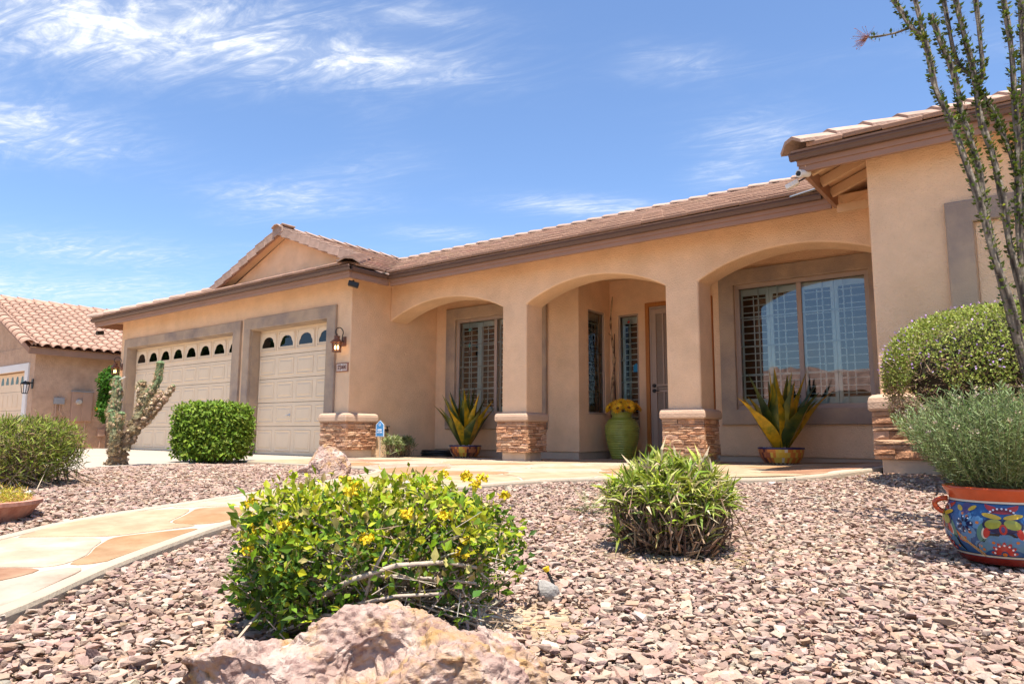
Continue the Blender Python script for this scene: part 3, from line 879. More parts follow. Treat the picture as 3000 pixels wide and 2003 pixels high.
stone_base(-6.43, -5.90, Yp-.06, 8.50, 0, .13, .560, .69, 'FRL', .06, (.024, .052))['label'] = 'stone base of the pillar left of the entry arch'
stone_base(-3.85, -3.315, Yp-.06, 8.50, .03, .145, .575, .70, 'FRL', .06, (.028, .058))['label'] = 'stone base of the pillar right of the entry arch'
stone_base(-1.255, -.55, YW-.085, 7.2, .06, .195, .592, .735, 'FL', .05, (.05, .085), 1.25)['label'] = 'stone base with thick courses at the right wing corner'

# ---- eaves: fascia, gutter, soffit, rafters
ZF0, ZF1 = 2.728, 2.865
fa = MB()
def bar(mb, p, q, w, z0, z1): 
    (xa, ya), (xb, yb) = p, q
    mb.obox((xa, ya, (z0+z1)/2), (xb, yb, (z0+z1)/2), w, z1-z0)
FX = [(-17.2, 6.84), (-8.38, 6.84), (-8.38, 7.66), (-1.70, 7.66), (-1.70, 6.30), (4.8, 6.30)]
FXa = [((-17.2, 6.86), (-8.38, 6.86)), ((-8.40, 6.8805), (-8.40, 7.6395)), ((-8.379, 7.68), (-1.721, 7.68)), ((-1.68, 7.70), (-1.68, 6.4605)), ((-1.70, 6.44), (4.8, 6.44)), ((-17.18, 6.8805), (-17.18, 13))]
for p, q in FXa: bar(fa, p, q, .04, ZF0, ZF1)
fa.build('fascia', fasciam, house, bevel=.004)
fl = MB()           # narrow lip board above the fascia
for p, q in (((-17.2, 6.832), (-8.372, 6.832)), ((-8.38, 7.652), (-1.70, 7.652)), ((-1.708, 6.412), (4.8, 6.412))): bar(fl, p, q, .016, ZF0+.055, ZF1)
fl.build('fascia_lip', fasciam, house)
# box gutters with an open top
def gutter(p, q, nx_, ny_):
    """gutter from p to q on the outer side (nx_,ny_) of the fascia face"""
    prof = [(0.0, .0), (.0, -.075), (.062, -.075), (.078, -.04), (.095, -.03), (.095, .0), (.090, .0), (.090, -.026), (.074, -.036), (.059, -.071), (.004, -.071), (.004, 0)]
    v = []; m_ = len(prof)
    for (x, y) in (p, q):
        for d_, z in prof: v.append((x+nx_*d_*.72, y+ny_*d_*.72, 2.888+z*.78))
    f = [(i, (i+1) % m_, m_+(i+1) % m_, m_+i) for i in range(m_)]+[tuple(range(m_-1, -1, -1)), tuple(range(m_, 2*m_))]
    g = MB(); g.add(v, f); g.build('gutter', gutterm, house)
gutter((-17.25, 6.822), (-8.30, 6.822), 0, -1)
gutter((-8.44, 7.642), (-1.80, 7.642), 0, -1)
gutter((-1.76, 6.402), (4.8, 6.402), 0, -1)
gutter((-8.376, 6.83), (-8.376, 7.56), 1, 0)
PIT = .388
for p, q in (((-17.25, 6.766, 2.899), (-8.31, 6.766, 2.899)), ((-8.31, 7.586, 2.899), (-1.76, 7.586, 2.899)), ((-1.74, 6.346, 2.899), (4.8, 6.346, 2.899))):
    MB().obox(p, q, .014, .022).build('eave_riser', tilem, house)
ZE = 2.892                                      # tile underside height at the outer edge
# soffit decks
so_ = MB()
def soff(pts): so_.add(pts, [tuple(range(len(pts)))])
def zr(d): return 2.865+PIT*d
soff([(-17.2, 6.88, zr(0)), (-8.38, 6.88, zr(0)), (-8.787, Yg+.1, zr(.36)), (-16.7, Yg+.1, zr(.36))])
soff([(-8.42, 6.88, zr(0)), (-8.42, 7.66, zr(0)), (-8.80, 7.66, zr(.38)), (-8.80, 7.24, zr(.38))])
soff([(-8.38, 7.70, zr(0)), (-1.2, 7.70, zr(0)), (-1.2, 8.2, zr(.5)), (-8.787, 8.2, zr(.5))])
soff([(-1.66, 6.42, zr(0)), (-1.66, 8.1, zr(0)), (-1.1, 8.1, zr(.56)), (-1.1, 6.98, zr(.56))])
soff([(-1.66, 6.42, zr(0)), (4.8, 6.42, zr(0)), (4.8, 6.98, zr(.56)), (-1.1, 6.98, zr(.56))])
soff([(-17.16, 6.88, zr(0)), (-17.16, 13, zr(0)), (-16.6, 13, zr(.56)), (-16.6, 7.4, zr(.56))])
so_.build('soffit', soffitm, house)
for p, q in [((-1.66, y, 2.80), (-1.19, y, 2.80+.47*PIT)) for y in (6.66, 7.02, 7.40)]+[((-1.66, 6.43, 2.80), (-1.19, 6.80, 2.80+.40*PIT)), ((-17.15, 6.90, 2.80), (-16.72, 7.25, 2.80+.4*PIT)), ((-17.16, 7.6, 2.80), (-16.72, 7.6, 2.98))]:
    MB().obox(p, q, .045, .09).build('rafter_tail', soffitm, house, bevel=.003)
MB().box(-1.66, -1.2005, 7.62, 7.66, 2.66, 2.74).build('frieze_board', soffitm, house)

# ---- roof
def rz(d): return ZE+PIT*d
roof_v = MB()
XEg, YEg, YEp, XEw, YEw = -8.30, 6.735, 7.555, -1.75, 6.32
RX = -12.8; tg = XEg-RX                         # garage ridge
XEl = RX-tg
GYr = 8.60                                      # where the front skirt meets the gable
YR = 11.9; tm = YR-YEp
k1 = GYr-YEg
roof_v.add([(XEl, YEg, rz(0)), (XEg, YEg, rz(0)), (XEg-k1, GYr+.3, rz(k1)+.3*PIT*.0), (XEl+k1, GYr+.3, rz(k1))], [(0, 1, 2, 3)])
roof_v.add([(XEg, YEg, rz(0)), (XEg, YEp, rz(0)), (RX, YEp+tg, rz(tg)), (RX, GYr, rz(tg)), (XEg-k1, GYr, rz(k1))], [(0, 1, 2, 3, 4)])
roof_v.add([(XEl, YEg, rz(0)), (XEl+k1, GYr, rz(k1)), (RX, GYr, rz(tg)), (RX, 14, rz(tg)), (XEl, 14, rz(0))], [(0, 1, 2, 3, 4)])
roof_v.add([(XEg, YEp, rz(0)), (XEw, YEp, rz(0)), (XEw+tm, YR, rz(tm)), (RX-.2, YR, rz(tm)), (XEg-tm, YR, rz(tm))], [(0, 1, 2, 3, 4)])
roof_v.add([(RX-.2, YR, rz(tm)), (XEw+tm, YR, rz(tm)), (XEw+tm, YR+4.3, rz(0)), (RX-.2, YR+4.3, rz(0))], [(0, 1, 2, 3)])
tw = 3.3
roof_v.add([(XEw, YEw, rz(0)), (5, YEw, rz(0)), (5, YEw+tw, rz(tw)), (XEw+tw, YEw+tw, rz(tw))], [(0, 1, 2, 3)])
roof_v.add([(XEw, YEw, rz(0)), (XEw+tw, YEw+tw, rz(tw)), (XEw+tw, YEp+tw+.1, rz(tw)), (XEw, YEp+.1, rz(0))], [(0, 1, 2, 3)])
roof_v.v = [(x, y, z-.012) for x, y, z in roof_v.v]
roof = roof_v.build('roof', deckm, house)
TW_, TE, TL, TT = .30, .335, .42, .040
tmv = []
for i, s in enumerate(((0, 0), (1, 0))): pass
def tile_template():
    m_ = MB(); m_.box(-TW_/2+.002, TW_/2-.002, 0, TL, 0, TT)
    me = pymesh('roof_tile', m_.v, m_.f); bevel_mesh(me, .006, 1); return me
tile_me = tile_template(); tile_me.materials.append(tilem)
bm = bmesh.new(); bm.from_mesh(tile_me); bmesh.ops.triangulate(bm, faces=bm.faces)
TTV = np.array([v_.co[:] for v_ in bm.verts]); TTF = np.array([[v_.index for v_ in f_.verts] for f_ in bm.faces]); bm.free()
th = math.atan(PIT); sl = 1/math.cos(th)
tiles = []
def tile_plane(o3, u, inn, umax, dmax, cond, tag_):
    """o3 eave start, u along the eave, inn horizontal inward; cond(u,d) keeps"""
    rows = int(dmax*sl/TE)+1
    U = Vector(u); I = Vector(inn)
    for r in range(rows):
        s = r*TE; d_ = s/sl
        for c in range(int(umax/TW_)+2):
            uu = (c+(.5 if r % 2 else 0))*TW_
            dc = d_+.12
            if dc > dmax or not cond(uu, dc): continue
            lift = .044
            p = Vector(o3)+U*uu+I*d_+Vector((0, 0, PIT*d_))
            a = th-math.asin(lift/TE)*.92               # each tile rests on the one below
            yv = I*math.cos(a)+Vector((0, 0, math.sin(a))); xv = U; zv = xv.cross(yv)
            if zv.z < 0: xv = -xv; zv = -zv
            p = p+zv*(.016+random.uniform(0, .008))
            tiles.append((p, xv, yv, zv, tag_, r))
tile_plane((XEl, YEg, ZE), (1, 0, 0), (0, 1, 0), XEg-XEl, k1, lambda u, d: d+.02 < u < (XEg-XEl)-d-.02, 'G1')
tile_plane((XEg, YEg, ZE), (0, 1, 0), (-1, 0, 0), 6.5, tg, lambda u, d: (min(d, k1-.02)+.05 < u < YEp-YEg+d-.06), 'G2')
tile_plane((XEg-5, YEp, ZE), (1, 0, 0), (0, 1, 0), 15, tm, lambda u, d: 5-d+.06 < u < 5+(XEw-XEg)+d-.1, 'M')
tile_plane((XEw, YEw, ZE), (1, 0, 0), (0, 1, 0), 5.5, tw, lambda u, d: d+.02 < u, 'W1')
tile_plane((XEw, YEp+.1, ZE), (0, -1, 0), (1, 0, 0), 1.5, 1.2, lambda u, d: u < YEp+.1-YEw-d-.28, 'W2')
def keyt(t):
    p, tg_, r = t[0], t[4], t[5]
    d = (p-Vector((0, 0, EYE))).length
    if r == 0: return d*.5
    return d+(100 if tg_ in ('W1', 'W2') else 0)
tiles.sort(key=keyt)
for p, xv, yv, zv, tg_, r in tiles[:290]:
    o = new_obj('roof_tile', tile_me, None, roof)
    m_ = Matrix((xv, yv, zv)).transposed().to_4x4(); m_.translation = p; o.matrix_basis = m_
rest = tiles[290:]
pos = np.array([t[0][:] for t in rest]); rot = np.array([[t[1][:], t[2][:], t[3][:]] for t in rest]).transpose(0, 2, 1)
V, F, C = scatter(TTV, TTF, pos, rot, np.ones(len(rest)), pick([(.30, .18, .125)], len(rest), .10))
o = new_obj('roof_tile_field', npmesh('roof_tile_field', V, F, C), mat('roof_tile_field', (0, 0, 0), .92, .16, 9, .35, 45, attr=True), roof); o['kind'] = 'stuff'
# ridge and hip caps: folded tiles along a line
capv = MB()
def cap_mesh(L_=.42, w=.15, ang=.42, t=.02, nm='ridge_tile'):
    v = []; 
    for y in (0, L_):
        lift = .0 if y else .022
        for o_ in (t, 0):
            v += [(-w, y, -w*ang+o_+lift), (-w*.35, y, o_+lift-.004), (w*.35, y, o_+lift-.004), (w, y, -w*ang+o_+lift)]
    f = []
    for k in range(3): f += [(k, k+1, 8+k+1, 8+k), (4+k+1, 4+k, 12+k, 12+k+1)]
    f += [(0, 8, 12, 4), (3, 7, 15, 11)]
    for k in range(3): f += [(k, 4+k, 5+k, k+1), (8+k, 9+k, 13+k, 12+k)]
    me = pymesh(nm, v, f); me.materials.append(capt); return me
ridge_me = cap_mesh(); hip_me = cap_mesh(.44, .17, .42, .03, nm='hip_tile')
def cap_line(p, q, me, nm, exp=.36):
    p = Vector(p); q = Vector(q); d = (q-p); n = int(d.length/exp); d.normalize()
    xv = d.cross(Vector((0, 0, 1))).normalized(); zv = xv.cross(d)
    for i in range(n+1):
        o = new_obj(nm, me, None, roof)
        m_ = Matrix((xv, d, zv)).transposed().to_4x4(); m_.translation = p+d*exp*i+zv*(.065 if nm == 'ridge_tile' else .075); o.matrix_basis = m_ @ Matrix.Rotation(-.03, 4, 'X')
cap_line((RX, GYr-.16, rz(tg)), (RX, YEp+tg+.1, rz(tg)), ridge_me, 'ridge_tile')
cap_line((RX+.2, YR, rz(tm)), (XEw+tm, YR, rz(tm)), ridge_me, 'ridge_tile')
cap_line((XEg-.02, YEg+.02, rz(.02)), (XEg-k1+.1, GYr-.1, rz(k1-.1)), hip_me, 'hip_tile', .16)
cap_line((XEl+.02, YEg+.02, rz(.02)), (XEl+k1-.1, GYr-.1, rz(k1-.1)), hip_me, 'hip_tile', .36)
cap_line((XEw+.02, YEw+.02, rz(.02)), (XEw+tw, YEw+tw, rz(tw)), hip_me, 'hip_tile', .36)
# gable: wall, barge boards, rake tiles
zs_ = rz(k1)-.25
gw = MB(); gy_ = GYr+.20
gw.add([(XEl+k1-.3, gy_, zs_), (XEg-k1+.3, gy_, zs_), (RX, gy_, rz(tg)-.05)], [(0, 1, 2)]); gw.build('gable_wall', stucco, house)
for sgn in (1, -1):
    bb = MB(); e = (RX+sgn*(tg-k1+.12), GYr-.05, rz(k1)-.10); a_ = (RX, GYr-.05, rz(tg)-.055)
    bb.obox(e, a_, .035, .13); bb.build('barge_board', fasciam, house)
    sb = MB(); sb.obox((RX+sgn*(tg-k1), GYr+.09, rz(k1)-.055), (RX, GYr+.09, rz(tg)-.02), .24, .02, upv=(0, 0, 1)); sb.build('rake_soffit', soffitm, house)
    # rake tiles: L-shaped pieces hung over the edge
    rk = MB(); rk.box(-.03, .30, 0, .37, 0, .028); rk.box(-.03, .0, 0, .345, -.155, -.001)
    rme = pymesh('rake_tile', rk.v, rk.f); bevel_mesh(rme, .005, 1); rme.materials.append(capt)
    P0 = Vector((RX+sgn*(tg-k1+.05), GYr-.07, rz(k1)+.02)); P1 = Vector((RX, GYr-.07, rz(tg)+.02)); d_ = (P1-P0); n = int(d_.length/.335); d_.normalize()
    for i in range(n+1):
        o = new_obj('rake_tile', rme, None, roof)
        xv = Vector((0, 1, 0)); n2 = xv.cross(d_)
        if n2.z < 0: n2 = -n2
        yv = (d_*math.cos(.085)-n2*math.sin(.085)).normalized(); zv = xv.cross(yv)
        if zv.z < 0: zv = -zv
        m_ = Matrix((xv, yv, zv)).transposed().to_4x4(); m_.translation = P0+d_*.335*i+zv*.035+Vector((0, random.uniform(-.006, .006), random.uniform(-.004, .004))); o.matrix_basis = m_
for (p, q) in (((-8.40, 6.9, 2.915), (-8.45, 7.52, 2.905)), ((-8.47, 7.55, 2.93), (-8.25, 7.47, 2.89)), ((-2.1, 7.58, 2.90), (-1.75, 7.50, 2.92))): MB().obox(p, q, .05, .012).build('valley_flashing', mat('flashing', (.62, .58, .52), .35, .1, metal=.6), roof)

# ------------------------------------------------------------------ neighbour's house
nst = mat('neighbour_stucco', (.53, .36, .245), .92, .14, 6, .9, 40, col2=(.46, .305, .205), c2scale=2)
ntile = mat('barrel_tile', (.39, .24, .175), .88, .10, 8, .25, 40, rand=.12)
nb = thing('neighbour_house', 'tan stucco house next door with red barrel tile roof and white trimmed garage', 'house', (-23, 10, -.02))
XN, YN = -20.0, 6.65
RXn, ZEn, Pn = -23.3, 2.42, .435
rise = ZEn+Pn*(XN+.42-RXn)
wall('wall', [YN+.25, 15], [-.2, 2.5], [], XN-.2, XN, nst, nb, along='Y', bevel=0)
wall('wall', [-26.6, -23.4, -20.52, XN], [-.2, 1.90, 2.5], [(-23.4, -20.52, -1, 1.90)], YN, YN+.249, nst, nb, bevel=.01)
gm = MB(); gm.v = [(-26.6, YN+.02, 2.5), (XN, YN+.02, 2.5), (RXn, YN+.02, rise-.12)]; gm.f = [(0, 1, 2)]; gm.build('gable_wall', nst, nb)
wall('garage_trim', [-23.55, -23.4, -20.52, -20.30], [-.1, 1.90, 2.085], [(-23.4, -20.52, -1, 1.90)], YN-.04, YN+.002, whitep, nb, bevel=.006)
nd = MB()
for i in range(4): nd.box(-23.39, -20.53, YN+.12, YN+.16, -.05+i*.485, -.05+(i+1)*.485-.008)
ndo = nd.build('garage_door', gdoor, nb, bevel=.004)
MB().box(-23.39, -20.53, YN+.13, YN+.18, -.05, 1.9).build('door_backing', gutterm, ndo)
for c in range(8):
    x = -20.53-.05-(c+.5)*.35
    out = scallop(.20, .20); n_ = len(out)
    new_obj('window_pane', pymesh('window_pane', [(x+a_, YN+.118, 1.60+b_) for a_, b_ in out], [tuple(range(n_))]), mat('dark_green_glass', (.012, .03, .012), .15, .1), ndo)
    for r in range(3):
        z0 = -.05+r*.485+.07
        g = MB(); g.box(x-.135, x+.135, YN+.112, YN+.121, z0, z0+.34); g.build('panel', gdoor, ndo, bevel=.008)
# roof deck, fascia, tiles
rd = MB(); xe = XN+.45
rd.add([(xe, YN-.30, ZEn), (RXn, YN-.30, rise), (RXn, 15, rise), (xe, 15, ZEn)], [(0, 1, 2, 3)]); rd.add([(2*RXn-xe, YN-.3, ZEn), (RXn, YN-.3, rise), (RXn, 15, rise), (2*RXn-xe, 15, ZEn)], [(3, 2, 1, 0)])
nroof = rd.build('roof', mat('roof_paper', (.16, .08, .06), .95), nb)
MB().box(XN+.36, XN+.40, YN-.28, 15, ZEn-.17, ZEn-.02).build('fascia', mat('neighbour_fascia', (.30, .18, .12), .7, .1), nb)
for q in (xe-.05, 2*RXn-xe+.05):
    MB().obox((q, YN-.27, ZEn-.09), (RXn, YN-.27, rise-.10), .03, .13).build('barge_board', fasciam, nb)
def barrel(w, L_, hgt, n=9, nm='barrel_tile'):
    v = []
    for y, k in ((0, 1.0), (L_, .84)):
        for i in range(n):
            t = math.pi*i/(n-1); v.append((-w/2*k*math.cos(t), y, hgt*k*math.sin(t)))
        for i in range(n):
            t = math.pi*i/(n-1); v.append((-(w/2*k-.014)*math.cos(t), y, (hgt*k-.014)*math.sin(t)))
    f = []
    for i in range(n-1):
        f += [(i, i+1, 2*n+i+1, 2*n+i), (n+i+1, n+i, 3*n+i, 3*n+i+1), (i, n+i, n+i+1, i+1)]
    me = pymesh(nm, v, f); me.polygons.foreach_set('use_smooth', [True]*len(f)); me.materials.append(ntile); return me
bt = barrel(.205, .37, .072)
an = math.atan(Pn); slen = (xe-RXn)/math.cos(an)
pan = MB()
ncol, nrow = 20, int(slen/.285)+1
for c in range(ncol):
    y = YN-.17+c*.235
    for r in range(nrow):
        s_ = -.05+r*.285
        if s_ > slen-.2: continue
        yv = Vector((-math.cos(an), 0, math.sin(an))); xv = Vector((0, 1, 0)); zv = Vector((math.sin(an), 0, math.cos(an)))
        o = new_obj('barrel_tile', bt, None, nroof)
        m_ = Matrix((xv, yv, zv)).transposed().to_4x4(); m_.translation = Vector((xe, y, ZEn))+yv*s_+zv*(.035+.012); 
        o.matrix_basis = m_ @ Matrix.Rotation(math.radians(-2.2), 4, 'X')
        # the pan of the S-tile between two barrels
        p0 = Vector((xe, y+.1175, ZEn))+yv*s_+zv*.012; p1 = p0+yv*.33
        pan.add([p0-xv*.05+zv*.035, p0+xv*.05+zv*.035, p1+xv*.05+zv*.008, p1-xv*.05+zv*.008], [(0, 1, 2, 3)])
o = pan.build('tile_pans', ntile, nroof); o['kind'] = 'stuff'
rb = barrel(.31, .40, .13, nm='rake_tile')
for r in range(nrow):
    yv = Vector((-math.cos(an), 0, math.sin(an))); xv = Vector((0, 1, 0)); zv = Vector((math.sin(an), 0, math.cos(an)))
    o = new_obj('rake_tile', rb, None, nroof); m_ = Matrix((xv, yv, zv)).transposed().to_4x4()
    m_.translation = Vector((xe, YN-.33, ZEn))+yv*(-.05+r*.285)+zv*.05; o.matrix_basis = m_ @ Matrix.Rotation(math.radians(-2.2), 4, 'X')
rb2 = barrel(.26, .46, .12, nm='ridge_tile')
for r in range(14):
    o = new_obj('ridge_tile', rb2, None, nroof); o.location = (RXn, YN-.3+r*.40, rise+.03); o.rotation_euler = (math.radians(-2), 0, 0)

# things on the neighbour's wall
grey = mat('grey_metal', (.30, .31, .32), .5, .08)
npaint = mat('panel_paint', (.44, .29, .21), .6, .06)
ep = thing('electric_panel', 'tan electric meter cabinet with a round meter on the neighbour wall', 'meter cabinet', (XN, 7.76, .65))
MB().box(0, .10, -.24, .24, 0, .75).build('cabinet', npaint, ep, local=True, bevel=.008)
MB().box(.1005, .112, .0, .235, .01, .74).build('door', npaint, ep, local=True, bevel=.004)
MB().box(.0, .125, -.25, .25, .745, .765).build('top_flange', grey, ep, local=True)
m_ = MB(); lv_, lf_ = lathe_geo([(.07, 0), (.07, .03), (.06, .05), (.055, .09), (0, .095)], 18); m_.add([(.10+z, -.09+x, .49+y) for x, y, z in lv_], lf_); m_.build('meter', mat('meter_glass', (.5, .48, .43), .2, .1), ep, local=True)
m_ = MB(); m_.tube([(.05, .12, 0), (.05, .12, -.65)], .022, 8); m_.build('conduit', npaint, ep, local=True)
gb = thing('junction_box', 'grey metal junction box with two conduits on the neighbour wall', 'junction box', (XN, 7.24, 1.07))
MB().box(0, .09, -.115, .115, 0, .16).build('box', grey, gb, local=True, bevel=.008)
for yy, zz in ((-.06, -1.1), (.03, -.35)):
    m_ = MB(); m_.tube([(.04, yy, 0), (.04, yy, zz*.5), (.04, yy+(.12 if zz > -1 else 0), zz)], .016, 8); m_.build('conduit', npaint, gb, local=True)
for y, z, s_, lb in ((8.29, .27, 1, 'small tan utility box low on the neighbour wall, nearer the street'), (8.52, .30, 1.4, 'small tan utility box low on the neighbour wall, farther back')):
    u = thing('utility_box', lb, 'utility box', (XN, y, z), group='utility boxes on the neighbour wall', scale=s_)
    MB().box(0, .08, -.085, .085, 0, .19).build('box', npaint, u, local=True, bevel=.006)
    m_ = MB(); m_.tube([(.04, 0, 0), (.04, -.02, -.3)], .012, 6); m_.build('conduit', npaint, u, local=True)
nl = thing('wall_lamp', 'black four sided lamp on the neighbour garage wall', 'wall lamp', (-20.02, YN, 1.45))
m_ = MB(); m_.obox((0, -.02, .12), (0, -.15, .14), .02, .03); m_.box(-.05, .05, -.02, .0, -.02, .22); m_.build('bracket', blackm, nl, local=True)
m_ = MB()
m_.lathe([(0, .12), (.11, .05), (.11, .03), (.09, .03)], 4, (0, -.16, .05)); m_.lathe([(.06, -.2), (.06, -.18), (0, -.18)], 4, (0, -.16, .05))
for k in range(4):
    t = math.pi/2*k; m_.obox((.095*math.cos(t), -.16+.095*math.sin(t), .08), (.06*math.cos(t), -.16+.06*math.sin(t), -.14), .012, .012)
m_.build('cage', blackm, nl, local=True)

# ------------------------------------------------------------------ lanterns, plaque, cameras on the house
def lantern(loc, label):
    t = thing('wall_lantern', label, 'wall lamp', loc, group='copper lanterns beside the garage doors', scale=1.0)
    MB().box(-.05, .05, -.02, 0, .10, .25).build('wall_plate', copperm, t, local=True, bevel=.006)
    m_ = MB()
    pts = [(0, -.02, .17), (0, -.05, .19)]+[(0, -.105+.075*math.cos(a_), .31+.075*math.sin(a_)) for a_ in np.linspace(-.6, math.pi+1.2, 16)]
    pts = [(x, y, z) for x, y, z in pts]
    m_.tube(pts, .0075, 8); m_.build('scroll_arm', blackm, t, local=True, smooth=True)
    m_ = MB(); m_.lathe([(.0, .285), (.012, .28), (.012, .25), (.048, .245), (.052, .235), (.042, .225), (.045, .20), (.06, .185), (.092, .155), (.105, .148), (.105, .140), (.07, .142), (0, .145)], 20, (0, -.15, 0))
    m_.build('lamp_roof', copperm, t, local=True)
    m_ = MB()
    for k in range(8):
        a_ = math.pi/4*k; c_, s_ = math.cos(a_), math.sin(a_)
        m_.obox((.075*c_, -.15+.075*s_, .145), (.066*c_, -.15+.066*s_, 0), .007, .007)
    m_.lathe([(.0, -.008), (.072, -.008), (.072, .006), (.06, .006), (0, .004)], 20, (0, -.15, 0)); m_.lathe([(.073, .085), (.075, .09), (.071, .095)], 20, (0, -.15, 0))
    m_.build('cage', copperm, t, local=True)
    m_ = MB(); m_.lathe([(.064, .004), (.071, .143)], 20, (0, -.15, 0)); m_.build('glass', clearg, t, local=True, smooth=True)
    for dx in (-.022, .022):
        m_ = MB(); m_.lathe([(0, .035), (.008, .037), (.013, .06), (.011, .085), (.003, .105), (0, .107)], 10, (dx, -.15+dx*.4, 0)); m_.build('bulb', bulbm, t, local=True, smooth=True)
    return t
lantern((-8.935, Yg, 1.655), 'lit copper lantern above the house number plaque')
lantern((-16.61, Yg, 1.655), 'lit copper lantern at the far left end of the garage')
pq = thing('house_number', 'brown tile plaque with the number 7344 below the lantern', 'house number', (-8.955, Yg, 1.345))
MB().box(-.145, .145, -.018, 0, 0, .145).build('plaque_frame', mat('plaque_brown', (.30, .14, .09), .5, .15, 30), pq, local=True, bevel=.004)
MB().box(-.128, .128, -.0205, -.017, .018, .127).build('plaque_field', mat('plaque_tan', (.52, .36, .27), .45, .1, 30), pq, local=True)
m_ = MB()
for z in (.028, .117): m_.box(-.115, -.02, -.0225, -.0203, z-.003, z+.003); m_.box(.02, .115, -.0225, -.0203, z-.003, z+.003); m_.add([(-.02, -.0225, z), (0, -.0225, z-.014), (.02, -.0225, z), (0, -.0225, z+.014)], [(0, 1, 2, 3)])
m_.build('white_scroll', whitep, pq, local=True)
def text_mesh(txt, size, name, material, parent, loc, rot=(math.pi/2, 0, 0), bold=.0):
    cu = bpy.data.curves.new(name, 'FONT'); cu.body = txt; cu.size = size; cu.align_x = 'CENTER'; cu.extrude = .0012; cu.offset = bold
    tmp = bpy.data.objects.new('tmp', cu); COL.objects.link(tmp)
    dg = bpy.context.evaluated_depsgraph_get(); me = bpy.data.meshes.new_from_object(tmp.evaluated_get(dg)); me.name = name
    bpy.data.objects.remove(tmp)
    me.materials.clear()
    o = new_obj(name, me, material, parent, local=True); o.location = loc; o.rotation_euler = rot
    return o
text_mesh('7344', .098, 'numerals', mat('numeral_brown', (.10, .025, .02), .5, 0), pq, (0, -.0215, .040), bold=.002)
fl_ = thing('flood_light', 'small black floodlight under the garage corner eave', 'floodlight', (-8.50, 7.02, 2.70))
m_ = MB(); m_.obox((0, 0, .02), (.02, -.02, -.03), .03, .03); m_.build('mount', blackm, fl_, local=True)
m_ = MB(); m_.obox((.0, -.10, -.03), (.10, .02, -.07), .10, .08); m_.build('head', blackm, fl_, local=True, bevel=.012)
bc = thing('security_camera', 'small black camera under the far left garage eave', 'camera', (-17.05, 6.92, 2.70), group='cameras under the eaves')
m_ = MB(); m_.obox((0, 0, .02), (0, 0, -.05), .05, .05); m_.build('mount', blackm, bc, local=True)
m_ = MB(); m_.tube([(0, .04, -.09), (.02, -.10, -.12)], .045, 14); m_.build('head', blackm, bc, local=True)
wc = thing('security_camera', 'round white bullet camera at the wing eave corner', 'camera', (-1.69, 6.40, 2.735), group='cameras under the eaves')
wcm = mat('white_plastic', (.72, .70, .66), .35, .02)
m_ = MB(); m_.tube([(.05, .10, -.005), (.0, -.02, -.03)], [.032, .034], 18); m_.build('body', wcm, wc, local=True)
m_ = MB(); m_.tube([(.0, -.02, -.03), (-.003, -.028, -.0315)], .022, 16); m_.build('lens', blackm, wc, local=True)
m_ = MB(); m_.tube([(.05, .08, 0), (.05, .06, .04)], .012, 8); m_.build('mount', wcm, wc, local=True)
wl = thing('eave_spotlight', 'white angled spotlight on a black arm under the wing eave', 'spotlight', (-1.70, 6.60, 2.735))
m_ = MB(); m_.tube([(.02, 0, 0), (-.05, -.01, -.03)], .008, 8); m_.build('arm', blackm, wl, local=True)
m_ = MB(); m_.obox((-.05, -.01, -.03), (-.16, -.03, -.075), .06, .045); m_.build('head', wcm, wl, local=True, bevel=.008)

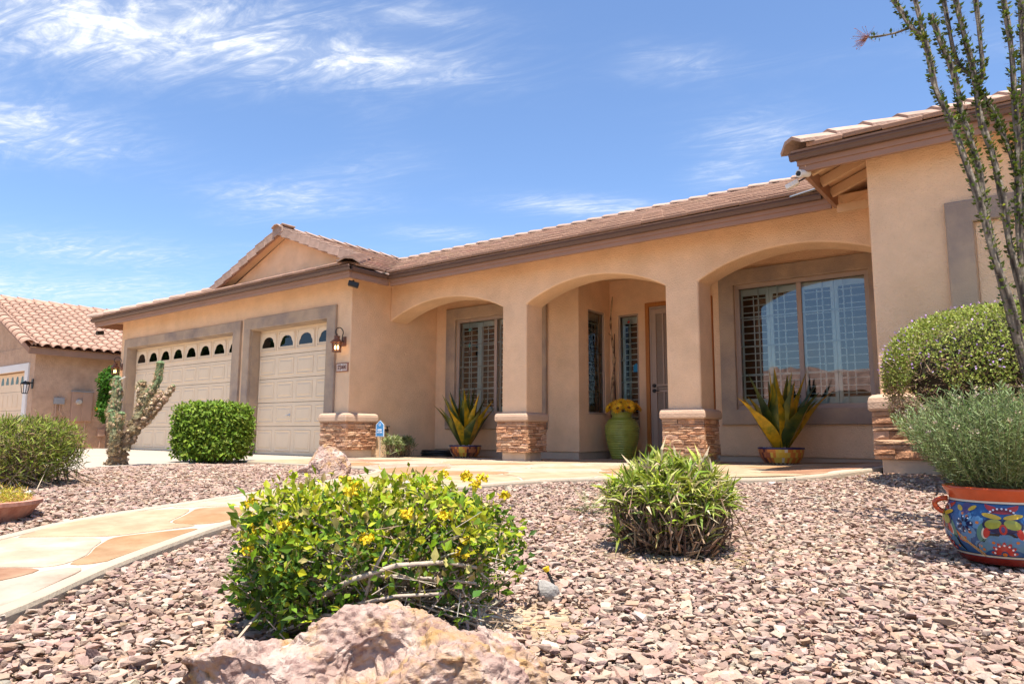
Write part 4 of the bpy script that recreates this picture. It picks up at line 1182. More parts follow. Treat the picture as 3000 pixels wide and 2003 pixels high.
# ------------------------------------------------------------------ things on the porch
navy = mat('navy_glaze', (.015, .02, .09), .25, .1)
def agave(loc, rotz, label, blabel, seed):
    R_ = random.Random(seed)
    b = thing('bowl', blabel, 'planter', loc, rotz, 'painted bowls under the metal agaves')
    prof = [(.13, 0), (.15, .0), (.155, .012), (.19, .03), (.235, .09), (.252, .15), (.255, .185), (.262, .19), (.262, .205), (.248, .205), (.235, .18), (0, .18)]
    n = 48
    v, f = lathe_geo(prof, n)
    me = pymesh('bowl_body', v, f)
    a = me.color_attributes.new('Col', 'FLOAT_COLOR', 'CORNER')
    pal = [(.62, .36, .04), (.30, .09, .04), (.62, .52, .36), (.58, .18, .03), (.10, .03, .03), (.60, .40, .06), (.38, .13, .05)]
    seq = [R_.randrange(len(pal)) for _ in range(24)]
    for p in me.polygons:
        row = p.index//n; k = p.index % n
        for li in p.loop_indices:
            if row in (3, 4, 5): c_ = pal[(seq[k//2]) if (row+k) % 3 else (seq[k//2]+2) % len(pal)]
            elif row == 2: c_ = (.60, .50, .34) if k % 2 else (.16, .06, .04)
            elif row >= 6 and row < 9: c_ = (.02, .025, .10)
            elif row >= 9: c_ = (.16, .12, .09)
            else: c_ = (.05, .03, .03)
            a.data[li].color = (*c_, 1)
    new_obj('bowl_body', me, mat('painted_clay', (0, 0, 0), .35, .1, 60, attr=True), b, local=True)
    for k in range(7):
        a_ = R_.uniform(0, 6.28); r_ = R_.uniform(.15, .2); s_ = R_.uniform(.025, .045)
        v, f = rock(s_, R_.randrange(999), .6); m_ = MB(); m_.add([(x+r_*math.cos(a_), y+r_*math.sin(a_), z+.19) for x, y, z in v], f); m_.build('pebble', mat('pale_pebble', (.55, .45, .38), .8, .2, 30), b, local=True)
    t = thing('metal_agave', label, 'metal plant', (loc[0], loc[1], loc[2]+.18), rotz, 'painted metal agaves on the porch')
    gold = mat('agave_gold', (.46, .27, .01), .33, .30, 9, metal=.2, col2=(.16, .15, .01), c2scale=5, c2lo=.46, c2hi=.62)
    dark = mat('agave_dark', (.03, .05, .012), .32, .3, 9, metal=.2, col2=(.13, .12, .008), c2scale=5)
    N_ = 0
    for ring, (cnt, tilt, L0) in enumerate(((8, 33, .84), (8, 20, .92), (5, 8, .97))):
        for k in range(cnt):
            az = 2*math.pi*(k+.5*ring)/cnt+R_.uniform(-.12, .12); ti = math.radians(tilt+R_.uniform(-7, 7)); L_ = L0*R_.uniform(.88, 1.06); W = .114*R_.uniform(.9, 1.12)
            S = 11
            for half, mt in ((1, gold), (-1, dark)) if R_.random() < .6 else ((1, dark), (-1, gold)):
                v = []
                for i in range(S+1):
                    u = i/S
                    w = W*(.60+.55*math.sin(math.pi*min(1, u*1.35)))*(1-u**2.2)**.95
                    bend = ti*(.75+.35*u)
                    rr = .045+L_*u*math.sin(bend); zz = L_*u*math.cos(bend)
                    c_ = Vector((math.cos(az)*rr, math.sin(az)*rr, zz)); side = Vector((-math.sin(az), math.cos(az), 0)); nrm = Vector((math.cos(az)*math.cos(bend), math.sin(az)*math.cos(bend), -math.sin(bend)))
                    v += [c_+nrm*(w*.42), c_+side*half*w*.62+nrm*w*.10, c_+side*half*w-nrm*w*.25, c_+nrm*(w*.42-.006)]
                f = []
                for i in range(S):
                    b0 = i*4
                    for (p, q) in ((0, 1), (1, 2)): f.append((b0+p, b0+q, b0+4+q, b0+4+p))
                o = MB(); o.add(v, f); ob = o.build('blade', mt, t, local=True, smooth=True)
    return t
def rock(size, seed, squash=.7, sub=1, rough=.3):
    R_ = np.random.default_rng(seed)
    bm = bmesh.new(); bmesh.ops.create_icosphere(bm, subdivisions=sub+1, radius=1)
    P = np.array([v_.co[:] for v_ in bm.verts]); F_ = [tuple(v_.index for v_ in f_.verts) for f_ in bm.faces]; bm.free()
    planes = unit(R_.normal(size=(13, 3))); lim = R_.uniform(.55, .9, 13)
    for pl_, l in zip(planes, lim):
        d = P@pl_; P = P-np.maximum(d-l, 0)[:, None]*pl_
    P += R_.normal(0, .02, P.shape)*rough
    P[:, 2] *= squash; P *= size
    return [tuple(p) for p in P], F_
agave((-7.62, 8.68, 0), .3, 'gold and green metal agave in a bowl behind the left porch arch', 'small painted bowl holding the agave near the hose', 3)
agave((-2.63, 8.62, .043), 1.1, 'gold and green metal agave in a bowl below the wide right window', 'small painted bowl holding the agave below the wide right window', 8)
# tall green pot
gp = thing('tall_pot', 'tall ribbed lime green ceramic pot beside the front door', 'pot', (-5.33, 9.70, .008))
prof = [(0, 0), (.15, 0)]
for i in range(161):
    u = i/160; z = .01+u*.60
    r = .155+.105*math.sin(min(1, u*1.12)*math.pi*.56)-.06*max(0, (u-.78)/.22)**1.6
    prof.append((r+.0075*abs(math.sin(u*math.pi*17)), z))
prof += [(.165, .625), (.150, .64), (.150, .67), (.168, .70), (.172, .715), (.160, .718), (.140, .70), (.135, .60), (0, .58)]
m_ = MB(); m_.lathe(prof, 48); m_.build('pot_body', mat('lime_glaze', (.31, .33, .055), .32, .18, 7, col2=(.23, .26, .035), c2scale=6, spec=.5), gp, local=True, smooth=True)
def flower_geo(n, r0, r1, cup, pal, layers=2):
    P = []
    tv = LEAF[0]*np.array([1, .8, 1]); 
    for l in range(layers):
        a_ = np.arange(n)*2*np.pi/n+l*.2
        d = np.c_[np.cos(a_), np.sin(a_), np.full(n, cup+.35*l)]
        rot = frames(d, np.tile([0, 0, 1.0], (n, 1)))
        P.append(scatter(tv, LEAF[1], unit(d)*r0, rot, np.full(n, (r1-r0)*(1-.12*l)), pick(pal, n, .12)))
    return merge(P)
k = 0
SF = ['leftmost front', 'centre front', 'right front', 'far left', 'topmost middle', 'far right', 'rear left', 'rear right', 'upper left', 'upper right', 'rearmost', 'upper front']
for (dx, dy, dz, tx, ty) in ((-.10, -.10, .05, -.6, -.9), (.03, -.15, .03, .1, -1.2), (.14, -.09, .04, .7, -.7), (-.17, .02, .04, -1.1, -.2), (.0, -.03, .12, .05, -.6), (.17, .06, .05, 1.0, .2), (-.06, .10, .09, -.3, .6), (.09, .11, .08, .5, .5), (-.12, -.02, .10, -.6, -.4), (.10, -.02, .10, .5, -.5), (.03, .16, .05, 0, 1), (-.02,-.10,.085,-.2,-1.0)):
    V, F, C = flower_geo(18, .024, .105, .15, [(.78, .42, .01), (.82, .50, .02), (.70, .32, .01)])
    me = npmesh('sunflower_petals', V, F, C)
    s_ = thing('sunflower', 'yellow sunflower, %s of the bunch in the tall green pot' % SF[k], 'sunflower', (-5.33+dx*1.3, 9.70+dy*1.3, .745+dz), group='sunflowers in the green pot')
    s_.rotation_euler = Vector((tx, ty, .75)).to_track_quat('Z', 'Y').to_euler()
    new_obj('petals', me, petalm, s_, local=True)
    k += 1
    m_ = MB(); m_.lathe([(0, .02), (.018, .017), (.03, .006), (.03, -.005)], 14); m_.build('disc', mat('flower_disc', (.16, .06, .012), .9, .3, 90, .4, 90), s_, local=True)
    m_ = MB(); m_.tube([(0, 0, 0), (0, 0, -.07)], .006, 6); m_.build('stem', mat('stem_green', (.06, .10, .02), .7), s_, local=True)
# bare branch in the entry corner
br = thing('dry_branch', 'tall dry bare branch standing in the entry corner', 'branch', (-5.66, 10.02, 0))
m_ = MB()
pts = [(.0+.018*math.sin(z*5), .015*math.cos(z*4.3), z) for z in np.linspace(0, 2.62, 40)]
m_.tube(pts, [.038-.011*z+.005*math.sin(z*21) for z in np.linspace(0, 2.62, 40)], 10)
m_.build('stem', mat('dry_wood', (.42, .27, .15), .85, .35, 12, .6, 30, col2=(.10, .05, .03), c2scale=7, c2lo=.5, c2hi=.6), br, local=True, smooth=True)
m_ = MB(); m_.tube([(.03, -.02, 0), (.05, .0, .6), (.02, .02, 1.3), (.045, -.01, 2.0)], [.02, .018, .013, .006], 8); m_.build('stem', mat('dark_wood', (.09, .05, .03), .9, .3, 20), br, local=True, smooth=True)
for z, az in ((1.1, 2.0), (1.55, .5), (1.95, 3.5), (.8, 5)):
    m_ = MB(); m_.tube([(0, 0, z), (.06*math.cos(az), .05*math.sin(az)-.01, z+.07)], [.01, .004], 6); m_.build('spur', MATS['dry_wood'], br, local=True)
# chimes and tags hung in the windows
def chime(loc, label, pieces):
    t = thing('wind_chime', label, 'wind chime', loc)
    m_ = MB(); m_.tube([(0, 0, 0), (0, 0, -.42)], .003, 5); m_.build('cord', blackm, t, local=True)
    for z, s_, c_ in pieces:
        m_ = MB(); v, f = rock(s_, int(abs(z)*1000), 1.1, 0); m_.add([(x, y*.4, zz+z) for x, y, zz in v], f); m_.build('pendant', mat('pendant_%g_%g' % (c_[0], c_[1]), c_, .4), t, local=True)
chime((-7.93, Yr-.065, 2.34), 'slim wind chime with teal pieces hung at the left porch window', [(-.18, .035, (.06, .20, .18)), (-.33, .03, (.09, .07, .05)), (-.45, .04, (.06, .20, .18)), (-.56, .045, (.10, .08, .06)), (-.62, .03, (.05, .04, .03))])
chime((-5.42, Yb-.02, 2.25), 'small red charm string hung at the narrow sidelight window', [(-.06, .028, (.35, .04, .03)), (-.2, .012, (.5, .5, .5)), (-.42, .014, (.5, .5, .5))])
bt_ = MB(); bt_.add([(-5.37, Yb+.028, 1.38), (-5.27, Yb+.028, 1.38), (-5.27, Yb+.028, 1.48), (-5.32, Yb+.028, 1.52), (-5.37, Yb+.028, 1.48), (-5.37, Yb+.024, 1.38), (-5.27, Yb+.024, 1.38), (-5.27, Yb+.024, 1.48), (-5.32, Yb+.024, 1.52), (-5.37, Yb+.024, 1.48)],
    [(4, 3, 2, 1, 0), (5, 6, 7, 8, 9)]+[(i, (i+1) % 5, 5+(i+1) % 5, 5+i) for i in range(5)])
tag(bt_.build('window_sticker', mat('sticker_blue', (.02, .22, .42), .4, 0)), 'blue house shaped security sticker on the narrow sidelight window', 'sticker')

# ------------------------------------------------------------------ yard sign, spigot, hose by the garage corner
ys = thing('yard_sign', 'blue house shaped security yard sign with a white border by the garage corner', 'sign', (-8.50, 7.66, 0), .12)
m_ = MB(); m_.tube([(0, 0, 0), (0, 0, .42)], .009, 6); m_.build('stake', mat('pale_stake', (.42, .34, .25), .7), ys, local=True)
def house_plate(w, h0, h1, z0, y, t):
    o_ = [(-w/2, z0), (w/2, z0), (w/2, z0+h0), (0, z0+h1), (-w/2, z0+h0)]
    v = [(x, y, z) for x, z in o_]+[(x, y+t, z) for x, z in o_]
    return v, [(4, 3, 2, 1, 0)[::-1], (5, 6, 7, 8, 9)[::-1]]+[(i, 5+i, 5+(i+1) % 5, (i+1) % 5) for i in range(5)]
v, f = house_plate(.165, .185, .255, .335, -.014, .006); m_ = MB(); m_.add(v, f); m_.build('sign_border', mat('sign_pale_blue', (.50, .62, .75), .4, 0), ys, local=True)
v, f = house_plate(.138, .172, .232, .347, -.0165, .002); m_ = MB(); m_.add(v, f); m_.build('sign_face', mat('sign_blue', (.06, .24, .50), .4, .05), ys, local=True)
wt = mat('sign_white', (.72, .78, .84), .5, 0)
text_mesh('cox', .058, 'sign_text', wt, ys, (0, -.0185, .425), bold=.0016)
text_mesh('homelife', .030, 'sign_text', wt, ys, (0, -.0185, .392), bold=.0006)
m_ = MB(); pr_ = [(.019*math.cos(a_), .519+.019*math.sin(a_)) for a_ in np.linspace(0, 2*math.pi, 17)]; m_.tube([(x, -.018, z) for x, z in pr_], .0025, 5); m_.obox((-.006, -.018, .512), (.006, -.018, .527), .004, .004); m_.build('sign_emblem', wt, ys, local=True)
sg = thing('spigot', 'dark brass hose spigot on the garage side wall', 'spigot', (XG, 8.02, .44))
m_ = MB(); m_.tube([(0, 0, 0), (.07, 0, 0)], .016, 10); m_.tube([(.05, 0, 0), (.06, 0, -.07)], .02, 10); m_.tube([(.05, 0, 0), (.05, 0, .05)], .01, 8); m_.build('body', mat('old_brass', (.045, .03, .02), .5, .3), sg, local=True)
m_ = MB(); m_.lathe([(0, .05), (.04, .05), (.045, .058), (.04, .066), (0, .066)], 8, (.05, 0, 0)); m_.build('handle', MATS['old_brass'], sg, local=True)
m_ = MB(); m_.tube([(.06, 0, -.07), (.075, .02, -.2), (.09, .05, -.38), (.12, .12, -.42)], .013, 8); m_.build('supply_hose', mat('grey_hose', (.20, .18, .15), .5), sg, local=True, smooth=True)
hs = MB(); pts = []
for i in range(200):
    a_ = i/200*2*math.pi*6
    r = .20+.03*math.sin(i*.37)+.02*math.sin(i*.11)
    pts.append((-8.36+r*1.25*math.cos(a_)+.03*math.sin(i*.05), 8.80+r*math.sin(a_)*.9, .02+.016*(i/200*5)+.012*math.sin(a_*1.5+i*.02)))
hs.tube(pts, .014, 7)
tag(hs.build('garden_hose', rubberm, smooth=True), 'coiled black garden hose on the porch floor by the garage wall', 'hose')

# ------------------------------------------------------------------ plants
RV = np.array([.792, .61, 0]); FV = np.array([-.61, .792, 0]); UZ = np.array([0, 0, 1.0])   # handy horizontal axes for shaping shrubs
def local(pts): return pts[:, :1]*RV+pts[:, 1:2]*FV+pts[:, 2:]*UZ
def shell(n, half, expo, lo=.6, hi=1.0, zmin=-1.0):
    """points in the outer shell of a superellipsoid; returns points and outward normals in shrub axes"""
    out = []; nn = []
    while sum(len(o_) for o_ in out) < n:
        u = rand_unit(n*2)
        r = (np.abs(u)**expo).sum(1)**(-1/expo)
        p = u*r[:, None]; nr = unit(np.sign(p)*np.abs(p)**(expo-1)/np.array(half))
        k = p[:, 2] > zmin
        p, nr = p[k], nr[k]
        f_ = lo+(hi-lo)*RNG.random(len(p))**.45
        out.append(p*f_[:, None]*np.array(half)); nn.append(nr)
    return np.concatenate(out)[:n], np.concatenate(nn)[:n]
def leaves(pos, nrm, size, pal, tpl=LEAF, out=.5, upw=.3, rnd=.7, jit=.18, w=None, nr=.6):
    n = len(pos)
    d = nrm*out+UZ*upw+RNG.normal(0, rnd, (n, 3))
    rot = frames(d, nrm+UZ*.5+RNG.normal(0, nr, (n, 3)))
    s = size*RNG.uniform(.65, 1.25, n)
    return scatter(tpl[0], tpl[1], pos, rot, s, pick(pal, n, jit, w))
def plant(name, label, cat, loc, group=None): return thing(name, label, cat, loc, group=group)
def addpart(t, name, arr, m, stuff=False):
    V, F, C = arr
    o = new_obj(name, npmesh(name, V, F, C), m, t, local=True)
    if stuff: o['kind'] = 'stuff'
    return o
WOOD = [(.22, .15, .10), (.30, .22, .15), (.16, .10, .065), (.36, .28, .20)]

# clipped green cube shrub by the driveway
t = plant('cube_shrub', 'bright green shrub clipped into a cube in front of the garage', 'shrub', (-8.95, 5.13, zgf(-8.95, 5.13)))
n = 13000
p, nr = shell(n, (.425, .40, .365), 8, .6, 1.0); p = p+RNG.normal(0, .010, p.shape)
k = p[:, 2] > -.365+.05*RNG.random(n)
p, nr = p[k], nr[k]; P = local(p)+UZ*.40; NR = local(nr)
top = np.clip((p[:, 2]+.2)/.6, 0, 1)
a_ = leaves(P, NR, .060, [(.14, .23, .022), (.19, .29, .03), (.10, .165, .018), (.25, .33, .045)], out=.3, upw=-.1, nr=.45, rnd=.6)
addpart(t, 'leaves', a_, leafm, True)
m_ = 160
q = RNG.uniform(-1, 1, (m_, 3))*np.array([.36, .34, .3]); st = RNG.normal(0, .07, (m_, 3)); st[:, 2] = -.05
addpart(t, 'branches', twigs(local(st), local(q)+UZ*.42, RNG.uniform(.004, .009, m_), pick(WOOD, m_)), twigm, True)

# hedge at the left edge
t = plant('clipped_hedge', 'low clipped olive hedge with narrow leaves left of the cactus', 'hedge', (-6.55, 2.05, zgf(-6.55, 2.05)))
n = 12000
p, nr = shell(n, (.47, .34, .235), 5, .5, 1.0); p += RNG.normal(0, .018, p.shape)
k = RNG.random(n) < np.clip(.35+(p[:, 2]+.3)/.45, .25, 1); p, nr = p[k], nr[k]
P = local(p)+UZ*.25
addpart(t, 'leaves', leaves(P, local(nr), .056, [(.15, .20, .02), (.21, .26, .035), (.08, .11, .015), (.27, .29, .055), (.20, .15, .06)], BLADE, out=.35, upw=.35, rnd=.75), leafm, True)
m_ = 420
q, _ = shell(m_, (.45, .32, .22), 4, .6, .98); st = RNG.normal(0, 1, (m_, 3))*np.array([.24, .15, 0]); st[:, 2] = -.02
addpart(t, 'branches', twigs(local(st), local(q)+UZ*.25, RNG.uniform(.003, .006, m_), pick(WOOD, m_)), twigm, True)

# big dome shrub at the wing
t = plant('dome_shrub', 'large dome clipped shrub with tiny purple flowers against the right wing', 'shrub', (-.19, 6.05, .035))
n = 52000
p, nr = shell(n, (.86, .50, .52), 2.7, .80, 1.0, -.85); p += RNG.normal(0, .006, p.shape)
woody = (p[:, 2] < -.04+.10*np.sin(p[:, 0]*9)+.07*np.sin(p[:, 0]*23+1)) & (p[:, 2] > -.30+.06*np.sin(p[:, 0]*13))
k = (~woody) | (RNG.random(n) < .10); p, nr = p[k], nr[k]
P = p[:, :1]*np.array([1., 0, 0])+p[:, 1:2]*np.array([0, 1., 0])+p[:, 2:]*UZ+UZ*.76
a_ = leaves(P, nr, .0225, [(.24, .29, .045), (.30, .34, .07), (.17, .22, .03), (.38, .40, .12)], out=.45, upw=.2, rnd=.55, nr=.3)
m_ = 900
pf, nf = shell(m_, (.87, .51, .53), 2.7, .99, 1.01, 0.05)
b_ = leaves(pf+UZ*.76, nf, .021, [(.32, .18, .42), (.42, .30, .48)], out=.4, rnd=.6)
addpart(t, 'leaves', a_, leafm, True); addpart(t, 'flowers', b_, petalm, True)
m_ = 5200
q, qn = shell(m_, (.84, .48, .50), 2.7, .86, 1.0, -.8); q = q[(q[:, 2] < .16)]; m_ = len(q)
d = rand_unit(m_)*np.array([1, .6, .8])+np.array([0, 0, .25]); L_ = RNG.uniform(.03, .10, m_)
addpart(t, 'twigs', twigs(q+UZ*.76-d*L_[:, None]*.5, q+UZ*.76+d*L_[:, None]*.5, RNG.uniform(.0016, .004, m_), pick([(.24, .15, .08), (.32, .21, .12), (.15, .085, .05), (.40, .29, .18)], m_)), twigm, True)
m_ = 40; st = RNG.normal(0, .06, (m_, 3)); st[:, 2] = 0; q = RNG.uniform(-1, 1, (m_, 3))*np.array([.5, .3, .1])+UZ*.55
addpart(t, 'stems', twigs(st, q, RNG.uniform(.008, .018, m_), pick(WOOD, m_)), twigm, True)
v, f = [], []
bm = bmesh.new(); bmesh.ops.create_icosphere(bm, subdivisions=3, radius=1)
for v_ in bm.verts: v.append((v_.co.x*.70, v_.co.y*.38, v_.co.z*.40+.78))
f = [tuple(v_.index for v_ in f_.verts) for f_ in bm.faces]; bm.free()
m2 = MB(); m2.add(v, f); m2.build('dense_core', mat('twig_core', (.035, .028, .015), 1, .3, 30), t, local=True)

# yellow lantana in front
t = plant('yellow_lantana', 'sprawling lantana bush with yellow flower heads behind the front boulder', 'shrub', (-1.60, 1.44, -.15))
n = 15000
p, nr = shell(n, (.40, .27, .19), 2.8, .45, 1.0); p *= (1+.09*np.sin(p[:, :1]*17+p[:, 1:2]*13)+.06*np.sin(p[:, 2:]*31+p[:, :1]*23)); p += RNG.normal(0, .019, p.shape)
bare_ = np.clip((p[:, 0]+.16)/.20, 0, 1)*np.clip((.08-p[:, 2])/.12, 0, 1)*(p[:, 1] < .12)
low = np.clip((-.08-p[:, 2])/.2, 0, 1)*.45
k = RNG.random(n) > np.maximum(bare_*.80, low); p, nr = p[k], nr[k]
P = local(p)+UZ*.19
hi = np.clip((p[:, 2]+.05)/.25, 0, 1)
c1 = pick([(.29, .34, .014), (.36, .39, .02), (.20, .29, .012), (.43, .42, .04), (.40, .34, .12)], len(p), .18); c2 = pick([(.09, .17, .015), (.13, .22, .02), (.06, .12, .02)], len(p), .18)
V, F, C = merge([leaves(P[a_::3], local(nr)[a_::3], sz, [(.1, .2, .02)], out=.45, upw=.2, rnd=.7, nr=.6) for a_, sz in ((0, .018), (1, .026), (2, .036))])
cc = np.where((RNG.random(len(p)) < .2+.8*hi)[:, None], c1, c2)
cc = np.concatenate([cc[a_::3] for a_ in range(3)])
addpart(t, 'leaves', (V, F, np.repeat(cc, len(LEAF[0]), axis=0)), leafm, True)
m_ = 420
st = RNG.normal(0, 1, (m_, 3))*np.array([.13, .08, 0]); q, _ = shell(m_, (.41, .26, .22), 3, .55, 1.02, -.75)
mid = (st+q)*.5+RNG.normal(0, .04, (m_, 3)); q0 = local(q)*np.array([1, 1, .85])+UZ*.19
r_ = RNG.uniform(.0016, .0042, m_)
tc_ = pick([(.34, .27, .20), (.42, .34, .26), (.22, .16, .11), (.48, .41, .33)], m_)
a1 = twigs(local(st), local(mid)+UZ*.11, r_*1.3, tc_); a2 = twigs(local(mid)+UZ*.11, q0, r_, tc_)
# loose twigs lying across the bare right half
m2_ = 90; q = RNG.uniform(-1, 1, (m2_, 3))*np.array([.24, .10, .15])+np.array([.14, -.17, .17]); d = rand_unit(m2_)*np.array([1, .35, .45]); L_ = RNG.uniform(.04, .17, m2_)
a3 = twigs(local(q-d*L_[:, None]*.5), local(q+d*L_[:, None]*.5), RNG.uniform(.0008, .0019, m2_), pick([(.40, .33, .26), (.50, .43, .35), (.28, .20, .14)], m2_))
addpart(t, 'twigs', merge([a1, a2, a3]), twigm, True)
for pts, r0 in (([(-.13, -.20, .10), (-.02, -.25, .165), (.10, -.26, .205), (.22, -.24, .21), (.30, -.2, .19)], .0085), ([(-.05, -.22, .17), (.08, -.24, .175), (.2, -.22, .165), (.3, -.2, .15)], .0055), ([(-.02, -.23, .10), (.1, -.26, .13), (.22, -.25, .135)], .005), ([(.0, -.2, .06), (.03, -.24, .17), (.07, -.25, .25)], .005)):
    m3 = MB(); q = local(np.array(pts)); m3.tube([tuple(x) for x in q], [r0*(1-.12*i) for i in range(len(q))], 7, col=(.40, .32, .25)); m3.build('branch', twigm, t, local=True, smooth=True)
fl = [(-.32, -.1, .33), (-.31, -.14, .30), (-.11, .05, .445), (-.075, .02, .43), (-.06, .0, .41), (-.085, -.02, .415), (.055, .15, .45), (.13, .05, .425), (.13, -.12, .345), (.255, .1, .45), (.285, .02, .435), (.245, .16, .455), (.275, -.18, .285), (.265, -.2, .25), (.37, .0, .40), (.17, .2, .455), (.30, .12, .45), (-.37, .0, .37), (-.20, -.235, .33), (.02, -.255, .30), (.12, -.25, .37), (.22, -.235, .36), (-.30, -.20, .25), (-.05, -.15, .42), (.16, -.1, .43)]
for x, y, z in fl:
    z = z*.87+.006; n = 60; u = rand_unit(n); u[:, 2] = np.abs(u[:, 2])*.8; u = unit(u)
    V, F, C = scatter(LEAF[0]*np.array([1, 1.5, 1]), LEAF[1], u*.014, frames(rand_unit(n)-u*.1, u), np.full(n, .013), pick([(.62, .46, .008), (.66, .53, .02), (.60, .40, .008)], n, .06))
    o = new_obj('flower_head', npmesh('flower_head', V, F, C), petalm, t, local=True); o.location = tuple(local(np.array([[x, y, z]]))[0])

# ruellia with woody stems
def ruellia(t, rx, hgt, nst, blade, woody, seed, pal):
    R_ = np.random.default_rng(seed)
    A_ = []; B_ = []
    for i in range(nst):
        az = R_.uniform(0, 2*np.pi); rr = math.sqrt(R_.uniform(0, 1))
        x, y = rr*rx*math.cos(az), rr*rx*math.sin(az)
        z = hgt*(1-.30*rr**3.5)*R_.uniform(.84, 1.02) if R_.random() < .80 else hgt*R_.uniform(.22, .75)
        b0 = np.array([x*.45, y*.45, 0])+np.r_[R_.normal(0, .03, 2), 0]; m0 = np.array([x*1.02, y*1.02, z*.42])+R_.normal(0, .035, 3); e0 = np.array([x, y, z-blade*.35])+R_.normal(0, .012, 3)
        q0 = (b0+m0)/2+R_.normal(0, .02, 3); w0 = (m0+e0)/2+R_.normal(0, .015, 3)
        for k in range(woody): B_ += [(b0, q0), (q0, m0), (m0, w0), (w0, e0)]
        n = R_.integers(14, 24)
        u = (R_.random(n)**.55)[:, None]; pp = w0+(e0-w0)*u
        a2 = np.arange(n)*2.4+R_.uniform(0, 6); el = R_.normal(.15, .3, n)+.85*u[:, 0]**3
        d = np.c_[np.cos(a2)*np.cos(el), np.sin(a2)*np.cos(el), np.sin(el)]
        A_.append((pp, d))
    pp = np.concatenate([a[0] for a in A_]); d = np.concatenate([a[1] for a in A_])
    n = len(pp)
    rot = frames(d, np.tile(UZ, (n, 1))+RNG.normal(0, .45, (n, 3)))
    addpart(t, 'leaves', scatter(BLADE[0]*np.array([1, .85, 1.6]), BLADE[1], pp, rot, blade*RNG.uniform(.5, 1.2, n), pick(pal, n, .2)), leafm, True)
    p = np.array([b[0] for b in B_]); q = np.array([b[1] for b in B_]); m_ = len(p)
    addpart(t, 'stems', twigs(p, q, np.repeat(RNG.uniform(.002, .0055, m_//4), 4), pick([(.30, .20, .125), (.22, .14, .09), (.38, .27, .17), (.14, .09, .06)], m_)), twigm, True)
t = plant('ruellia_shrub', 'rounded shrub of long narrow leaves on bare brown stems before the patio', 'shrub', (-1.405, 2.99, -.13))
ruellia(t, .265, .42, 230, .100, 1, 4, [(.25, .31, .03), (.32, .37, .05), (.16, .23, .025), (.42, .43, .13), (.48, .40, .25)])
m_ = 620; a_ = RNG.uniform(0, 2*np.pi, m_); r_ = np.sqrt(RNG.random(m_))*.28
b0 = np.c_[r_*.8*np.cos(a_), r_*.8*np.sin(a_), RNG.uniform(.0, .12, m_)]; d = np.c_[np.cos(a_)*.6, np.sin(a_)*.6, RNG.uniform(.2, 1.1, m_)]+RNG.normal(0, .35, (m_, 3)); L_ = RNG.uniform(.04, .12, m_)
addpart(t, 'dead_stems', twigs(b0, b0+unit(d)*L_[:, None], RNG.uniform(.003, .008, m_), pick([(.30, .19, .11), (.19, .115, .07), (.38, .26, .155), (.10, .06, .04)], m_)), twigm, True)
m_ = 2200; a_ = RNG.uniform(0, 2*np.pi, m_); r_ = np.abs(RNG.normal(0, .20, m_))+.08*RNG.random(m_)
b0 = np.c_[r_*np.cos(a_), r_*np.sin(a_), RNG.uniform(.0, .02, m_)]; d = rand_unit(m_)*np.array([1, 1, .25]); L_ = RNG.uniform(.015, .045, m_)
addpart(t, 'leaf_litter', twigs(b0, b0+d*L_[:, None], RNG.uniform(.0008, .0022, m_), pick([(.45, .33, .17), (.36, .24, .12), (.22, .14, .08), (.52, .42, .25)], m_)), twigm, True)
for (x, y, lb, s_) in ((-8.47, 7.86, 'narrow leaved ruellia clump growing around the yard sign', 1), (-8.60, 8.28, 'narrow leaved ruellia clump growing below the spigot', .95)):
    t = plant('ruellia_clump', lb, 'plant', (x, y, 0), group='ruellia by the garage corner')
    ruellia(t, .16, .37*s_, 42, .105, 1, int(x*-100), [(.22, .27, .09), (.30, .34, .14), (.14, .19, .05), (.36, .36, .2)])
    for k in range(5):
        V, F, C = flower_geo(5, .002, .018, .4, [(.45, .30, .62)], 1)
        o = new_obj('flower', npmesh('flower', V, F, C), petalm, t, local=True); o.location = (random.uniform(-.19, .19), random.uniform(-.19, .0), random.uniform(.18, .38)*s_)

# yellow plant in the clay bowl
t = thing('clay_bowl', 'wide shallow terracotta bowl at the left edge beside the walkway', 'planter', (-4.72, 1.32, zgf(-4.72, 1.32)-.035))
m2 = MB(); m2.lathe([(0, 0), (.24, 0), (.26, .01), (.325, .095), (.335, .10), (.335, .12), (.30, .122), (.285, .10), (0, .085)], 48); m2.build('bowl_body', mat('terracotta', (.43, .215, .15), .85, .18, 6, .15, 60, col2=(.36, .15, .10), c2scale=5, streak=(6, 6, 1)), t, local=True, smooth=False)
m2 = MB(); m2.lathe([(.29, .09), (0, .10)], 24); m2.build('soil', dirtm, t, local=True)
t2 = plant('yellow_groundcover', 'airy yellow green plant spilling out of the terracotta bowl', 'plant', (-4.74, 1.32, zgf(-4.74, 1.32)+.06))
n = 4200; a_ = RNG.uniform(0, 2*np.pi, n); r_ = np.sqrt(RNG.random(n))*.29
P = np.c_[r_*np.cos(a_), r_*np.sin(a_), np.abs(RNG.normal(.05, .035, n))*(1.25-r_/.4)]
addpart(t2, 'foliage', leaves(P, rand_unit(n), .022, [(.42, .38, .03), (.34, .33, .03), (.50, .40, .06), (.24, .26, .03), (.48, .30, .08)], NEEDLE, out=.2, upw=.5, rnd=.8), leafm, True)
